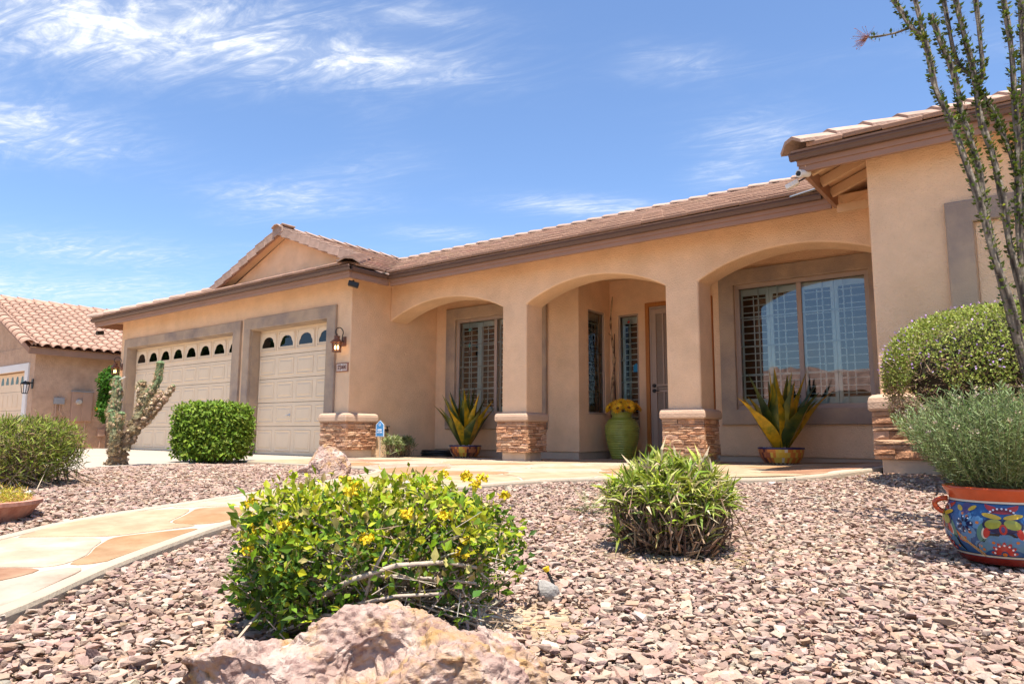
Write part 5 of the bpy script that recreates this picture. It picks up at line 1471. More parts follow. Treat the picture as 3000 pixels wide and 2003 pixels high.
# feathery seedling
t = plant('feathery_seedling', 'small feathery green seedling in the gravel left of the ruellia', 'plant', (-2.23, 3.64, zgf(-2.23, 3.64)-.03))
A_ = []
for i in range(26):
    az = RNG.uniform(0, 2*np.pi); el = RNG.uniform(.2, 1.2); L_ = RNG.uniform(.13, .26)
    d = np.array([math.cos(az)*math.cos(el), math.sin(az)*math.cos(el), math.sin(el)]); u = np.linspace(.2, 1, 22)[:, None]
    pp = d*L_*u+np.array([0, 0, -.03])*u**2+UZ*.01; s2 = np.cross(d, UZ); s2 /= np.linalg.norm(s2)
    dd = np.where((np.arange(22) % 2 == 0)[:, None], s2, -s2)+d*.4
    A_.append(scatter(NEEDLE[0], NEEDLE[1], pp, frames(dd, np.tile(UZ, (22, 1))), np.full(22, .02), pick([(.16, .24, .06), (.22, .28, .09)], 22)))
addpart(t, 'fronds', merge(A_), leafm, True)

# cactus
t = plant('monstrose_cactus', 'gnarled branching cactus with corky base beside the driveway', 'cactus', (-8.74, 3.83, zgf(-8.74, 3.83)))
from mathutils import noise as mnoise
def cactus_col(pts, rad, green, name):
    P = [Vector(tuple(local(np.array([p]))[0])) for p in pts]
    Q = []; Rr = []
    for i in range(len(P)-1):
        for j in range(12): Q.append(P[i].lerp(P[i+1], j/12)); Rr.append(.74*(rad[i]+(rad[i+1]-rad[i])*j/12))
    Q.append(P[-1]); Rr.append(rad[-1]*.9); Q.append(P[-1]+(P[-1]-P[-2]).normalized()*rad[-1]*.5); Rr.append(rad[-1]*.4)
    n = 24
    v, f = tube_geo(Q, Rr, n)
    vv = []; cols = []
    for i, p in enumerate(v):
        c_ = Q[i//n]; d = p-c_; k = i % n
        zz = i//n/len(Q)
        rib = .80+.26*abs(math.sin(k*math.pi/n*5))
        rough = mnoise.noise(p*14)*.42*(1.2-green*zz)+mnoise.noise(p*36)*.30*(1.15-green*zz)
        vv.append(c_+d*(rib+rough))
        g = min(1, max(0, green*zz*1.5-.1+mnoise.noise(p*9)*.5))
        a = np.array([.14, .20, .085]); b = np.array([.25, .17, .10])*(.75+.5*mnoise.noise(p*30)); valley = .55+.45*abs(math.sin(k*math.pi/n*5))
        cols.append(tuple(np.clip((a*g*valley+b*(1-g)), .02, .8)))
    me = pymesh(name, vv, f); at = me.color_attributes.new('Col', 'FLOAT_COLOR', 'POINT'); at.data.foreach_set('color', np.c_[np.array(cols, np.float32), np.ones(len(cols), np.float32)].ravel())
    new_obj(name, me, mat('cactus_skin', (.2, .2, .1), .8, .2, 40, .5, 70, attr=True), t, local=True)
    # areoles with spines and corky scabs
    A_ = []; S_ = []
    m3 = int(70*len(pts)); idx = RNG.integers(0, len(v)-n*2, m3)
    pp = np.array([vv[i] for i in idx]); cc = np.array([Q[i//n][:] for i in idx]); nr = unit(pp-cc)
    for k in range(5):
        dd = unit(nr+RNG.normal(0, .55, nr.shape)); L_ = RNG.uniform(.012, .035, m3)
        S_.append(twigs(pp, pp+dd*L_[:, None], np.full(m3, .0008), pick([(.55, .42, .22), (.45, .30, .15)], m3)))
    sel = RNG.random(m3) < (.62-.45*green)
    pp, nr = pp[sel], nr[sel]; m3 = len(pp)
    tv, tf = rock(1, 5, .6, 0); tv = np.array(tv)*(1+RNG.normal(0, .25, (len(tv), 3)))
    A_.append(scatter(tv, np.array(tf), pp, frames(rand_unit(m3), nr), RNG.uniform(.010, .034, m3), pick([(.40, .29, .19), (.30, .205, .12), (.48, .37, .26), (.20, .13, .075)], m3)))
    return S_, A_
SP_ = []; AR = []
for pts, rad, g in (([(0, 0, -.04), (.0, 0, .16), (.03, .02, .34)], [.145, .125, .10], 0.0),
                    ([(-.03, .0, .28), (-.09, .0, .55), (-.07, .02, .80), (-.08, .02, 1.02)], [.085, .085, .078, .055], .75),
                    ([(.06, .0, .20), (.19, .02, .48), (.30, .02, .78), (.40, .03, 1.0), (.415, .03, 1.20)], [.10, .095, .085, .062, .055], .85),
                    ([(.02, -.09, .12), (.03, -.12, .33), (.0, -.12, .50), (-.04, -.13, .62)], [.06, .075, .07, .045], 1.2),
                    ([(.05, -.10, .35), (.07, -.12, .50), (.08, -.12, .60)], [.05, .055, .045], 1.1),
                    ([(.24, .0, .45), (.42, .0, .66), (.52, .0, .80), (.60, .0, .93)], [.07, .06, .045, .03], .5),
                    ([(.22, .04, .55), (.22, .04, .80), (.20, .05, .97)], [.085, .08, .06], .35),
                    ([(.33, -.02, .60), (.43, -.02, .75), (.46, .0, .86)], [.06, .055, .04], .3)):
    a_, b_ = cactus_col(pts, rad, g, 'cactus_stem'); SP_ += a_; AR += b_
addpart(t, 'spines', merge(SP_), twigm, True); addpart(t, 'corky_scabs', merge(AR), twigm, True)
V, F, C = flower_geo(14, .004, .05, .25, [(.78, .76, .72)], 2); o = new_obj('white_flower', npmesh('white_flower', V, F, C), petalm, t, local=True); o.location = tuple(local(np.array([[.02, -.04, 1.0]]))[0]); o.rotation_euler = (.5, -.3, 0)

# ocotillo
OC = {'C1':[(-0.571,4.100,2.796),(-0.484,4.100,2.568),(-0.418,4.100,2.442),(-0.387,4.100,2.177),(-0.334,4.100,2.005),(-0.295,4.100,1.821),(-0.240,4.100,1.556),(-0.205,4.12,1.298),(-0.154,4.15,1.047),(-0.125,4.2,0.817),(-.06,4.3,.4),(.0,4.38,-.08)],
'C2':[(-0.454,4.100,2.749),(-0.430,4.100,2.540),(-0.415,4.100,2.441)],
'C3':[(-0.341,4.300,2.810),(-0.324,4.300,2.599),(-0.295,4.300,2.378),(-0.232,4.26,2.260)],
'C4':[(-0.284,4.250,2.760),(-0.262,4.250,2.552),(-0.233,4.250,2.358),(-0.222,4.250,2.188),(-0.210,4.250,2.004),(-0.174,4.250,1.806),(-0.146,4.250,1.563),(-0.138,4.26,1.367),(-0.107,4.28,1.120),(-.05,4.34,.55),(.02,4.42,-.08)],
'C5':[(-0.191,4.250,2.723),(-0.186,4.250,2.451),(-0.187,4.250,2.263),(-0.221,4.250,2.185)],
'C6':[(-0.391,4.200,2.638),(-0.357,4.200,2.467),(-0.323,4.200,2.343),(-0.298,4.200,2.176),(-0.290,4.200,2.044),(-0.264,4.200,1.916),(-0.239,4.200,1.771),(-0.227,4.200,1.609),(-0.205,4.2,1.35),(-.15,4.25,.9),(-.03,4.36,.2),(.02,4.4,-.08)],
'C7':[(-0.212,4.26,2.185),(-0.159,4.300,2.067),(-0.128,4.300,1.937),(-0.094,4.300,1.788),(-0.074,4.300,1.616),(-.05,4.33,1.2),(.0,4.4,.5),(.03,4.44,-.08)],
'C8':[(-0.075,4.300,2.703),(-0.060,4.300,2.358),(-0.064,4.300,2.075),(-0.072,4.300,1.797),(-0.087,4.300,1.552),(-0.095,4.30,1.196),(-.06,4.35,.6),(.02,4.42,-.08)],
'C9':[(0.001,4.400,2.725),(-0.017,4.400,2.317),(-0.036,4.400,1.930),(-0.05,4.400,1.389),(-.02,4.42,.6),(.03,4.45,-.08)],
'C11':[(.30,4.45,2.7),(.20,4.45,1.8),(.10,4.44,.8),(.03,4.44,-.08)],
'FL':[(-0.485,4.100,2.551),(-0.557,4.100,2.546),(-0.632,4.100,2.555),(-0.681,4.100,2.568)]}
t = thing('ocotillo', 'tall spiny ocotillo with leafy grey canes at the right edge', 'ocotillo', (.02, 4.42, -.10))
base = Vector(t.location)
LV = []; SPN = []
def catmull(P, k=10):
    P = [P[0]*2-P[1]]+P+[P[-1]*2-P[-2]]; out = []
    for i in range(1, len(P)-2):
        for j in range(k):
            u = j/k; a, b, c, d = P[i-1], P[i], P[i+1], P[i+2]
            out.append(.5*((2*b)+(c-a)*u+(2*a-5*b+4*c-d)*u*u+(3*b-a-3*c+d)*u**3))
    out.append(P[-2]); return out
for key, L in OC.items():
    Q = catmull([Vector(p)-base for p in L])
    tot = sum((Q[i+1]-Q[i]).length for i in range(len(Q)-1))
    thick = key in ('C1', 'C4', 'C8', 'C9', 'C6', 'C10', 'C11')
    n = 10; rad = []
    for i, q in enumerate(Q):
        zz = q.z+base.z
        r = (.0205-.0030*max(0, zz)) if thick else (.0135-.001*zz)
        if key == 'FL': r = .0055
        rad.append(max(.004, r))
    v, f = tube_geo(Q, rad, n); cols = []; vv = []
    for i, p in enumerate(v):
        c_ = Q[i//n]; k = i % n; ph = .32*(i//n)
        rg = math.sin(k*2*math.pi/n*2.5+ph)
        vv.append(c_+(p-c_)*(1+.16*rg+mnoise.noise(p*60)*.22))
        b = .5+.5*mnoise.noise(Vector((p.x*70+k*3, p.y*70, p.z*26)))
        cols.append((.09+.20*b, .078+.165*b, .062+.12*b) if rg > -.4 else (.045, .035, .028))
    me = pymesh('cane', vv, f); at = me.color_attributes.new('Col', 'FLOAT_COLOR', 'POINT'); at.data.foreach_set('color', np.c_[np.array(cols, np.float32), np.ones(len(cols), np.float32)].ravel())
    new_obj('cane', me, twigm, t, local=True)
    # leaves in tufts along the cane
    m3 = int(tot*(330 if key != 'FL' else 160)); u = RNG.random(m3)*(len(Q)-1.01); i0 = u.astype(int); QA = np.array([q[:] for q in Q]); w = (u-i0)[:, None]
    pp = QA[i0]*(1-w)+QA[i0+1]*w; ax = unit(QA[i0+1]-QA[i0]); rr = np.array(rad)[i0]
    dens = np.clip(.30+.55*(pp[:, 2]+base.z-.6), .22, 1.0)*(.15+.85*(np.sin(u*1.9+len(key)*2.3+QA[0][0]*40)+.6*np.sin(u*.8) > -.35))
    k = RNG.random(m3) < dens; pp, ax, rr = pp[k], ax[k], rr[k]; m3 = len(pp)
    side = unit(np.cross(ax, rand_unit(m3)))
    d = unit(side+UZ*RNG.uniform(.1, .9, (m3, 1)))
    LV.append(scatter(LEAF[0]*np.array([1, 1.35, 1]), LEAF[1], pp+side*rr[:, None]*.9, frames(d, unit(ax+RNG.normal(0, .5, ax.shape))), RNG.uniform(.016, .030, m3), pick([(.07, .105, .02), (.10, .14, .03), (.05, .075, .015), (.24, .28, .03)], m3, .2, [.42, .33, .2, .05])))
    m3 = int(tot*170); i0 = RNG.integers(0, len(Q)-1, m3); side = unit(np.cross(unit(QA[i0+1]-QA[i0]), rand_unit(m3))); p0 = QA[i0]+side*np.array(rad)[i0][:, None]
    SPN.append(twigs(p0, p0+side*RNG.uniform(.012, .026, (m3, 1)), np.full(m3, .0006), pick([(.20, .15, .11)], m3)))
addpart(t, 'leaves', merge(LV), leafm, True); addpart(t, 'spines', merge(SPN), twigm, True)
m3 = 60; c0 = np.array([-.685, 4.1, 2.568])-np.array(base[:]); d = unit(RNG.normal(0, .55, (m3, 3))+np.array([-.75, 0, .1])); L_ = RNG.uniform(.02, .09, m3)
a1 = twigs(np.tile(c0, (m3, 1)), c0+d*L_[:, None], np.full(m3, .0012), pick([(.22, .08, .05), (.30, .13, .09)], m3)); e_ = c0+d*L_[:, None]
a2 = scatter(LEAF[0], LEAF[1], e_, frames(rand_unit(m3), rand_unit(m3)), RNG.uniform(.006, .011, m3), pick([(.35, .09, .05), (.30, .12, .08), (.26, .15, .11)], m3))
addpart(t, 'flower_plume', merge([a1, a2]), petalm, True)

# lavender in the painted pot
PX, PYy, PZ = -.222, 3.64, -.122
t = thing('lavender', 'grey green lavender bush growing in the painted pot', 'lavender', (PX, PYy, PZ+.29))
A_ = []; B_ = []; FLW = []
ns = 560
for i in range(ns):
    az = RNG.uniform(0, 2*np.pi); sp = math.sqrt(RNG.random()); lean = .88*sp**1.3
    L_ = (.45-.10*sp)*RNG.uniform(.72, 1.08)
    d = np.array([math.cos(az)*math.sin(lean), math.sin(az)*math.sin(lean), math.cos(lean)])
    b0 = np.array([math.cos(az)*.13*sp, math.sin(az)*.13*sp, -.02]); n = int(26+L_*60)
    u = (np.linspace(.12, 1, n)**.8)[:, None]; pp = b0+d*L_*u+UZ*(.07*sp*u**2)+RNG.normal(0, .002, (n, 3))
    a2 = np.arange(n)*2.4; s1 = np.cross(d, [.3, .5, .8]); s1 /= np.linalg.norm(s1); s2 = np.cross(d, s1)
    dd = np.cos(a2)[:, None]*s1+np.sin(a2)[:, None]*s2+d*.9
    A_.append((pp, dd)); B_.append((b0, pp[-1]))
    if RNG.random() < .12: FLW.append(pp[-1])
pp = np.concatenate([a[0] for a in A_]); dd = np.concatenate([a[1] for a in A_]); n = len(pp)
addpart(t, 'leaves', scatter(NEEDLE[0]*np.array([1, .9, 1]), NEEDLE[1], pp, frames(dd, rand_unit(n)+UZ), RNG.uniform(.015, .031, n), pick([(.22, .29, .12), (.30, .36, .17), (.16, .22, .075), (.12, .165, .045)], n, .15)), leafm, True)
p = np.array([b[0] for b in B_]); q = np.array([b[1] for b in B_]); addpart(t, 'stems', twigs(p, q, np.full(len(p), .0016), pick([(.2, .2, .1)], len(p))), twigm, True)
FLW = np.array(FLW); n = len(FLW)*9; pp = np.repeat(FLW, 9, axis=0)+RNG.normal(0, .005, (n, 3))
addpart(t, 'seed_heads', scatter(LEAF[0], LEAF[1], pp, frames(rand_unit(n)+UZ, rand_unit(n)), RNG.uniform(.008, .014, n), pick([(.45, .34, .20), (.52, .42, .28), (.38, .28, .28)], n)), petalm, True)

# painted pot
t = thing('painted_pot', 'round glazed pot painted with blue, red and yellow flowers, orange rim', 'pot', (PX, PYy, PZ), math.atan2(-PYy, -PX), scale=1.02)
PP = [(.0, .0), (.140, 0), (.152, .006), (.163, .03), (.182, .06), (.200, .10), (.208, .14), (.206, .175), (.196, .205), (.184, .228), (.180, .245), (.186, .262), (.198, .280), (.204, .290), (.204, .298), (.194, .300), (.178, .285), (.165, .25), (.15, .2), (0, .19)]
def pot_r(z):
    zz = [p[1] for p in PP[1:15]]; rr = [p[0] for p in PP[1:15]]
    return float(np.interp(z, zz, rr))
glz = dict(rough=.22, var=.10, vscale=25, spec=.5)
def G(nm, c_): return mat('glaze_'+nm, c_, **glz)
blue, dblue, navyg, red, drk, yel, olive, grn, crm, org, purp, blk, wht = [G(a, b) for a, b in (('blue', (.022, .085, .22)), ('sky', (.085, .21, .37)), ('navy', (.012, .014, .06)), ('red', (.42, .03, .022)), ('maroon', (.16, .012, .015)), ('yellow', (.58, .38, .02)), ('olive', (.30, .31, .035)), ('teal', (.07, .21, .16)), ('cream', (.62, .55, .42)), ('orange', (.56, .16, .02)), ('purple', (.07, .05, .14)), ('black', (.012, .01, .01)), ('white', (.72, .72, .72)))]
body = MB(); body.lathe([p for p in PP if .03 <= p[1] <= .251][:9], 64); body.build('pot_body', blue, t, local=True, smooth=True)
lo_ = MB(); lo_.lathe(PP[:4], 64); lo_.build('foot', G('foot_red', (.22, .02, .012)), t, local=True, smooth=True)
hi_ = MB(); hi_.lathe([(.1795, .243)]+PP[11:], 64); hi_.build('rim', G('rim_orange', (.52, .075, .015)), t, local=True, smooth=True)
m2 = MB(); m2.lathe([(.165, .19+.05), (0, .245)], 32); m2.build('soil', dirtm, t, local=True)
def decal(name, polys, m, off):
    v = []; f = []
    for poly in polys:
        c_ = np.mean(poly, axis=0); k = len(poly); b0 = len(v)
        for (u, z) in [tuple(c_)]+[tuple(c_+(np.array(p)-c_)*.55) for p in poly]+[tuple(p) for p in poly]:
            z = min(max(z, .032), .262); r = pot_r(z)+off; a = u/.205
            v.append((r*math.cos(a), r*math.sin(a), z))
        for i in range(k):
            j = (i+1) % k; f += [(b0, b0+1+i, b0+1+j), (b0+1+i, b0+1+k+i, b0+1+k+j, b0+1+j)]
    o = new_obj(name, pymesh(name, v, f), m, t, local=True, smooth=True)
    if len(polys) > 1: o['kind'] = 'stuff'
    return o
def ell(cx_, cy_, a, b, rot=0, n=16):
    return [(cx_+a*math.cos(s_)*math.cos(rot)-b*math.sin(s_)*math.sin(rot), cy_+a*math.cos(s_)*math.sin(rot)+b*math.sin(s_)*math.cos(rot)) for s_ in np.linspace(0, 2*math.pi, n, endpoint=False)]
def petals(cx_, cy_, r0, r1, w, n, a0=0, a1=2*math.pi): 
    return [ell(cx_+math.cos(a)*(r0+r1)/2, cy_+math.sin(a)*(r0+r1)/2, (r1-r0)/2, w, a, 10) for a in np.linspace(a0, a1, n, endpoint=(a1-a0 < 6.2))]
for (z0, z1, m, nm) in ((.032, .039, crm, 'cream_line'), (.0392, .0415, blk, 'black_line'), (.2375, .2395, blk, 'black_line'), (.2397, .2475, crm, 'cream_line')):
    q = MB(); q.lathe([(pot_r(z)+.0016, z) for z in np.linspace(z0, z1, 4)], 64); q.build(nm, m, t, local=True, smooth=True)
for rep in range(-2, 3):
    U = rep*.265
    def S(L): return [[(x+U, y) for x, y in p] for p in L]
    # ring of blue flowers
    fpos = [(-.115, .125, .024), (-.085, .165, .026), (-.085, .075, .022), (.115, .15, .026), (.125, .10, .024), (.12, .195, .02), (-.125, .185, .02)]
    decal('painted_flowers', S([p for x, y, r in fpos for p in petals(x, y, .004, r, r*.36, 9)]), dblue, .0010)
    decal('painted_dots', S([ell(x, y, .0065, .0055) for x, y, r in fpos]), org, .0018)
    # dark fan at the foot with red petals
    sc = [(.10*math.cos(a)*(1+.05*math.cos(a*9)), .045+.088*math.sin(a)*(1+.05*math.cos(a*9))) for a in np.linspace(0, math.pi, 40)]
    sc2 = [(.090*math.cos(a)*(1+.05*math.cos(a*9)), .045+.079*math.sin(a)*(1+.05*math.cos(a*9))) for a in np.linspace(0, math.pi, 40)]
    decal('painted_fan', S([sc]), blk, .0014); decal('painted_fan', S([sc2]), G('steel', (.09, .21, .30)), .0022)
    decal('painted_flowers', S(petals(.045, .098, .004, .022, .007, 9)+petals(-.035, .092, .004, .020, .007, 9)+petals(.0, .11, .004, .018, .006, 8)), dblue, .0026)
    decal('painted_petals', S(petals(0, .048, .012, .050, .0075, 7, .12, math.pi-.12)), red, .0030)
    decal('painted_dots', S([ell(.036*math.cos(a), .048+.036*math.sin(a), .004, .004, 0, 8) for a in np.linspace(.12, math.pi-.12, 7)]), wht, .0036)
    decal('painted_dots', S([ell(.045, .098, .006, .0055), ell(-.035, .092, .006, .0055), ell(.074, .062, .006, .005), ell(-.074, .062, .006, .005), ell(0, .048, .009, .007)]), org, .0034)
    # leaf pair with dark scrolls
    decal('painted_scroll', S([ell(-.031, .163, .036, .026, .25), ell(.031, .163, .036, .026, -.25), ell(0, .15, .05, .024)]), navyg, .0028)
    decal('painted_leaves', S([ell(-.031, .164, .028, .018, .25), ell(.031, .164, .028, .018, -.25)]), olive, .0034)
    decal('painted_leaves', S([ell(-.036, .193, .034, .009, -.2), ell(.036, .193, .034, .009, .2)]), yel, .0034)
    decal('painted_bud', S([ell(0, .145, .013, .02)]), red, .0036); decal('painted_bud', S([ell(0, .145, .006, .012)]), purp, .0042)
    # half flower under the rim
    decal('painted_half_flower', S([[(.062*math.cos(a), .236-.034*math.sin(a)) for a in np.linspace(0, math.pi, 24)]]), red, .0012)
    decal('painted_half_flower', S([[(.038*math.cos(a), .204+.020*math.sin(a)) for a in np.linspace(0, math.pi, 20)]]), drk, .0020)
    decal('painted_dots', S([ell(.044*math.cos(a), .200+.022*math.sin(a), .0042, .0036, 0, 8) for a in np.linspace(.1, math.pi-.1, 9)]), wht, .0026)
    # teal fans with red hearts on both sides
    for sg_ in (-1, 1):
        decal('painted_fan', S([ell(sg_*.068, .13, .020, .038, sg_*.3)]), grn, .0016); decal('painted_fan', S([ell(sg_*.058, .13, .013, .026, sg_*.3)]), crm, .0022); decal('painted_fan', S([ell(sg_*.054, .13, .011, .022, sg_*.3)]), red, .0028)
    # dark radiating petals and purple flower between the main motifs
    decal('painted_petals', S(petals(-.135, .155, .008, .036, .0062, 8, .2, 2*math.pi)), navyg, .0022)
    decal('painted_dots', S([ell(-.135+.028*math.cos(a), .155+.028*math.sin(a), .0035, .003, 0, 8) for a in np.linspace(.2, 2*math.pi, 8, endpoint=False)]), wht, .0028)
    decal('painted_flowers', S(petals(-.135, .215, .003, .024, .007, 11)), purp, .0018); decal('painted_leaves', S([ell(-.108, .218, .018, .008, .5), ell(-.165, .215, .018, .008, -.5)]), yel, .0024)
    # orange chequered ribbon
    rb_ = []
    rd_ = []
    for i in range(7):
        for j in range(2):
            x0, y0 = -.165+i*.0125+j*.004, .118-i*.0105-j*.012
            rb_.append([(x0, y0), (x0+.0105, y0-.008), (x0+.0135, y0-.017), (x0+.003, y0-.009)]); rd_.append(ell(x0+.007, y0-.0085, .0018, .0018, 0, 6))
    decal('painted_ribbon', S([[(-.178, .128), (-.085, .055), (-.072, .030+.008), (-.168, .09)]]), org, .0020); decal('painted_checks', S(rb_), G('straw', (.60, .42, .16)), .0026); decal('painted_dots', S(rd_), red, .0032)
for sg_ in (-1, 1):
    a = sg_*1.45
    m2 = MB(); rr = np.linspace(-.2, 1, 14)
    pts = []
    for s_ in np.linspace(0, math.pi, 14):
        r = .186+.048*math.sin(s_)*(1+.2*math.cos(s_)); z = .212+.030*math.cos(s_)
        pts.append((r*math.cos(a), r*math.sin(a), z))
    m2.tube(pts, .0105, 10); m2.build('handle', MATS['glaze_rim_orange'], t, local=True, smooth=True)

# ------------------------------------------------------------------ boulders
def fbm(p, s, o=4):
    v_ = 0; a = 1
    for _ in range(o): v_ += a*mnoise.noise(p*s); s *= 2.1; a *= .5
    return v_
def big_rock(name, lumps, voxel, amp, scale, material, loc):
    me = bpy.data.meshes.new(name); m2 = MB()
    for (c_, size, squash, seed, stretch, rz_) in lumps:
        v, f = rock(size, seed, squash, 3, .2)
        R_ = Matrix.Rotation(rz_, 3, 'Z')
        m2.add([R_ @ Vector((x*stretch[0], y*stretch[1], z))+Vector(c_) for x, y, z in v], f)
    tmpme = pymesh('tmp', m2.v, m2.f); tmp = bpy.data.objects.new('tmp', tmpme); COL.objects.link(tmp)
    md = tmp.modifiers.new('r', 'REMESH'); md.mode = 'VOXEL'; md.voxel_size = voxel
    dg = bpy.context.evaluated_depsgraph_get(); me = bpy.data.meshes.new_from_object(tmp.evaluated_get(dg)); me.name = name
    bpy.data.objects.remove(tmp)
    me.update()
    nrm = [Vector(v_.normal) for v_ in me.vertices]
    for v_, n_ in zip(me.vertices, nrm):
        p = v_.co
        rid = abs(mnoise.noise(p*scale*.9+Vector((3, 1, 2))))
        vd = mnoise.voronoi(p*scale*1.6)[0]; ve = mnoise.voronoi(p*scale*4.2)[0]
        v_.co = p+n_*(amp*.7*fbm(p, scale)+amp*.9*(max(0, .16-rid)*-3)-amp*1.0*(vd[0]-.35)+amp*.45*(.4-ve[0])+amp*.32*mnoise.noise(p*scale*9)-amp*.5*max(0, .12-abs(mnoise.noise(p*scale*2.6)))*4)
    me.update(); me.shade_flat()
    o = new_obj(name, me, material); o.location = loc
    return o
bl = big_rock('boulder', [((-.21, -.01, -.02), .20, .72, 11, (1.15, .9), .3), ((-.10, .0, -.02), .18, .75, 44, (1.1, 1), 1.0), ((.0, .06, .012), .185, .88, 5, (1.05, .75), .2), ((.15, -.02, -.01), .20, .74, 23, (1.05, 1.0), .5), ((-.05, -.14, -.07), .24, .55, 31, (1.4, 1.0), .0), ((.29, .07, .0), .125, 1.0, 8, (.9, .9), .4)], .0050, .020, 9, boulderm, (-1.245, 1.10, -.152))
bl.scale = (1.0, .95, .93)
bl.rotation_euler = (0, 0, math.atan2(.61, .792))
tag(bl, 'large pink and ochre boulder at the bottom edge in front of the lantana', 'boulder')
bl2 = big_rock('boulder', [((0, 0, .08), .225, 1.05, 14, (1.0, .8), .2), ((.09, -.03, .04), .18, .9, 9, (1, .9), .9), ((-.1, -.02, .0), .17, .8, 4, (1, 1), 0)], .009, .014, 8, boulderm, (-5.68, 4.42, zgf(-5.68, 4.42)+.0))
bl2.rotation_euler = (0, 0, .6)
tag(bl2, 'small pinkish boulder beside the patio edge near the garage corner', 'boulder')

# irrigation stake and the grey rock beside it
t = thing('irrigation_stake', 'thin black irrigation stake with a yellow cap leaning in the gravel', 'irrigation stake', (-1.36, 2.05, -.15))
m2 = MB(); m2.tube([(0, 0, -.02), tuple(-.052*RV+.085*UZ)], .005, 8); m2.build('tube', blackm, t, local=True)
m2 = MB(); m2.tube([tuple(-.050*RV+.082*UZ), tuple(-.056*RV+.095*UZ)], [.009, .012], 10); m2.build('cap', mat('yellow_plastic', (.62, .40, .01), .4, 0), t, local=True)
v, f = rock(.042, 78, .95, 2, .9); m2 = MB(); m2.add([Vector(p)+Vector((-1.40, 2.02, -.13)) for p in v], f)
tag(m2.build('grey_rock', mat('grey_rock', (.27, .25, .23), .9, .2, 30, .4, 60)), 'fist sized pale grey rock beside the leaning irrigation stake', 'rock')

# ------------------------------------------------------------------ gravel
def stone_templates(n):
    out = []
    for s_ in range(n):
        R_ = np.random.default_rng(100+s_)
        bm = bmesh.new(); kp = int(R_.integers(9, 14)); pts = unit(np.sign(R_.normal(size=(kp, 3)))*R_.uniform(.25, 1, (kp, 3)))*R_.uniform(.7, 1.12, (kp, 1))*np.array([1.08, R_.uniform(.55, .95), R_.uniform(.34, .58)])
        for p in pts: bm.verts.new(p)
        r = bmesh.ops.convex_hull(bm, input=bm.verts)
        for g in set(r['geom_interior']+r['geom_unused']):
            if isinstance(g, bmesh.types.BMVert) and g.is_valid: bm.verts.remove(g)
        bm.verts.index_update(); bmesh.ops.triangulate(bm, faces=bm.faces)
        out.append((np.array([v_.co[:] for v_ in bm.verts]), np.array([[v_.index for v_ in f_.verts] for f_ in bm.faces]))); bm.free()
    return out
TPL = stone_templates(26)
def cells(sp, r0, r1):
    xs = np.arange(-13, 5, sp); ys = np.arange(-1.5, 8, sp)
    X, Y = np.meshgrid(xs, ys); X = X.ravel()+RNG.uniform(-.5, .5, X.size)*sp; Y = Y.ravel()+RNG.uniform(-.5, .5, Y.size)*sp
    R_ = np.hypot(X, Y); A = np.arctan2(X, Y)
    k = (R_ > r0) & (R_ <= r1) & (A > -.656-.76) & (A < -.656+.74)
    X, Y = X[k], Y[k]
    k = ~inside(DRIVE, X, Y); X, Y = X[k], Y[k]
    ins_ = inside(PATH, X, Y); ed = edge_dist(PATH, X, Y)
    k = (~ins_) & (ed > .048); X, Y = X[k], Y[k]
    k = ~((X > XW-.02) & (Y > YW-.0)) & ~((X < -8.85) & (Y > 5.3)); X, Y = X[k], Y[k]
    bb = bare(X, Y); k = RNG.random(len(X)) > np.clip(bb*1.45-.22, 0, .97)
    return X[k], Y[k]
PALG = [(.325, .222, .173), (.36, .25, .193), (.28, .187, .147), (.385, .285, .22), (.228, .152, .126), (.41, .325, .255), (.34, .217, .156), (.315, .25, .205), (.46, .385, .315)]
WG = [.22, .21, .15, .15, .06, .06, .09, .05, .01]
def gravel(sp, r0, r1, lo, hi, layers):
    P_ = []
    for L in range(layers):
        x, y = cells(sp, r0, r1); n = len(x)
        z = zg(x, y)+mound(x, y)-.028+.009*L+RNG.uniform(-.006, .006, n)
        s = RNG.uniform(lo, hi, n)*(1+.7*(RNG.random(n) < .10)*RNG.random(n)); typ = RNG.integers(0, len(TPL), n)
        rz_ = RNG.uniform(0, 2*np.pi, n); tilt = np.abs(RNG.normal(0, .30, n))
        nrm = unit(np.c_[np.cos(rz_*7)*np.sin(tilt), np.sin(rz_*7)*np.sin(tilt), np.cos(tilt)])
        rot = frames(np.c_[np.cos(rz_), np.sin(rz_), np.zeros(n)], nrm); col = pick(PALG, n, .10, WG)
        for k in range(len(TPL)):
            q = typ == k
            if q.any(): P_.append(scatter(TPL[k][0], TPL[k][1], np.c_[x, y, z][q], rot[q], s[q], col[q]))
    return merge(P_)
near = merge([gravel(.026, .85, 3.4, .004, .010, 2), gravel(.030, .85, 3.3, .009, .028, 3), gravel(.034, 3.3, 6.2, .012, .027, 2), gravel(.041, 6.2, 11.5, .016, .030, 1)])
o = new_obj('gravel', npmesh('gravel', *near), rockm); o['kind'] = 'stuff'; tag(o, 'pinkish brown crushed stone gravel covering the front yard', 'gravel')
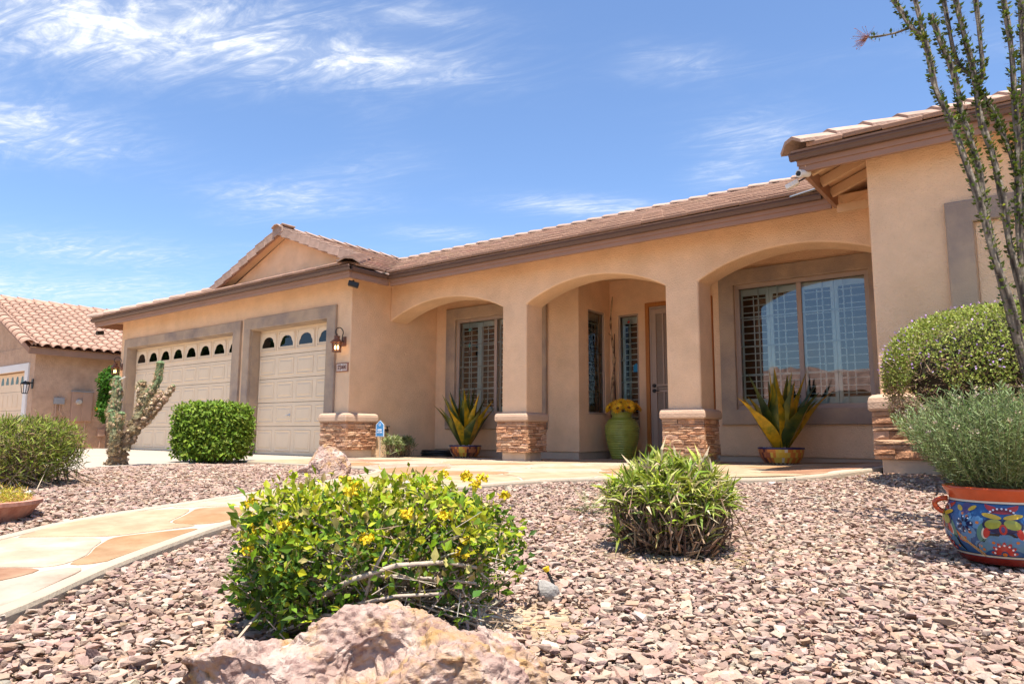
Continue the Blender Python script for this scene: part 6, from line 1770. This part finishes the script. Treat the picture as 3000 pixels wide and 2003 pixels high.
# straw and dry leaf litter round the near plants
m_ = 2600
c_ = np.array([(-1.60, 1.42), (-1.42, 1.22), (-1.28, 1.55), (-2.0, 1.1)])[RNG.integers(0, 4, m_)]+RNG.normal(0, .17, (m_, 2))
b0 = np.c_[c_, zg(c_[:, 0], c_[:, 1])-.032+RNG.uniform(0, .012, m_)]; d = rand_unit(m_)*np.array([1, 1, .15]); L_ = RNG.uniform(.01, .05, m_)
V, F, C = twigs(b0, b0+d*L_[:, None], RNG.uniform(.0006, .0018, m_), pick([(.48, .35, .18), (.38, .25, .12), (.24, .15, .08), (.55, .45, .28)], m_))
o = new_obj('dry_litter', npmesh('dry_litter', V, F, C), twigm); o['kind'] = 'stuff'; tag(o, 'straw coloured dry litter on bare dirt by the lantana', 'litter')

# ------------------------------------------------------------------ small tree behind the garage, across the street
t = thing('orange_tree', 'small green citrus tree between the two houses', 'tree', (-19.15, 8.12, -.02))
m2 = MB(); m2.tube([(0, 0, 0), (.02, .0, .6), (-.03, .03, 1.3), (.02, 0, 1.8)], [.05, .045, .035, .015], 8); m2.build('trunk', mat('bark', (.16, .11, .07), .95, .2, 20, .5, 40), t, local=True)
n = 5200; p, nr = shell(n, (.30, .30, .70), 2.2, .35, 1.0); p += .06*np.c_[np.sin(p[:, 2]*9), np.sin(p[:, 2]*7+2), np.sin(p[:, 0]*11)]
a1 = leaves(p+UZ*1.36, nr, .075, [(.05, .15, .012), (.08, .21, .02), (.035, .09, .01)], out=.4, upw=-.2, rnd=.6)
addpart(t, 'crown', a1, leafm, True)
for k in range(9):
    u = rand_unit(1)[0]*np.array([.34, .38, .66]); m2 = MB(); m2.lathe([(0, -.035), (.025, -.025), (.035, 0), (.025, .025), (0, .035)], 10, tuple(u+UZ*1.36)); m2.build('orange', mat('orange_fruit', (.65, .26, .01), .5, .05), t, local=True, smooth=True)

road = MB(); road.add([(-300, -17, -.19), (300, -17, -.19), (300, -9.5, -.19), (-300, -9.5, -.19)], [(0, 1, 2, 3)]); o = road.build('road', mat('asphalt', (.055, .053, .05), .9, .15, 8, .3, 60)); o['kind'] = 'structure'
ah = thing('house_across_street', 'tan house with a barrel tile roof across the street, seen mirrored in the porch window', 'house', (-10, -27, -.2))
MB().box(-20, 3, -33, -24, -.3, 2.7).build('wall', nst, ah)
m2 = MB(); m2.v = [(-20.6, -23.4, 2.6), (3.6, -23.4, 2.6), (-1.2, -28.5, 4.6), (-15.8, -28.5, 4.6), (-20.6, -33.6, 2.6), (3.6, -33.6, 2.6)]; m2.f = [(0, 1, 2, 3), (5, 4, 3, 2), (1, 5, 2), (4, 0, 3)]
m2.build('roof', mat('far_tile', (.36, .22, .17), .9, .5, 3.5, 1.0, 6, streak=(1, .4, 1)), ah)
for x in (-17, -13, -2): MB().box(x, x+1.8, -24.02, -23.97, .9, 2.1).build('window', mat('dark_glass', (.03, .035, .04), .2, .1), ah)
MB().box(-10.5, -5.5, -24.02, -23.97, -.25, 2.1).build('garage_door', gdoor, ah)
for (x, y, s_, lb) in ((-51, -12, 1.9, 'broad green shade tree far down the street, mirrored in the garage windows'), (-65, -15, 2.2, 'taller green shade tree far down the street, mirrored in the garage windows')):
    t = thing('street_tree', lb, 'tree', (x, y, -.2), group='trees down the street', scale=s_)
    m2 = MB(); m2.tube([(0, 0, 0), (.1, 0, 1.5), (.0, .1, 3)], [.22, .17, .1], 8); m2.build('trunk', MATS['bark'], t, local=True)
    n = 5000; p, nr = shell(n, (3.0, 3.0, 2.0), 2.2, .4, 1.0); p = p*(1+.18*np.sin(p*2.1)[:, [1, 2, 0]])
    addpart(t, 'crown', leaves(p+UZ*3.6, nr, .30, [(.05, .10, .02), (.08, .14, .03), (.035, .07, .015)], out=.3), leafm, True)
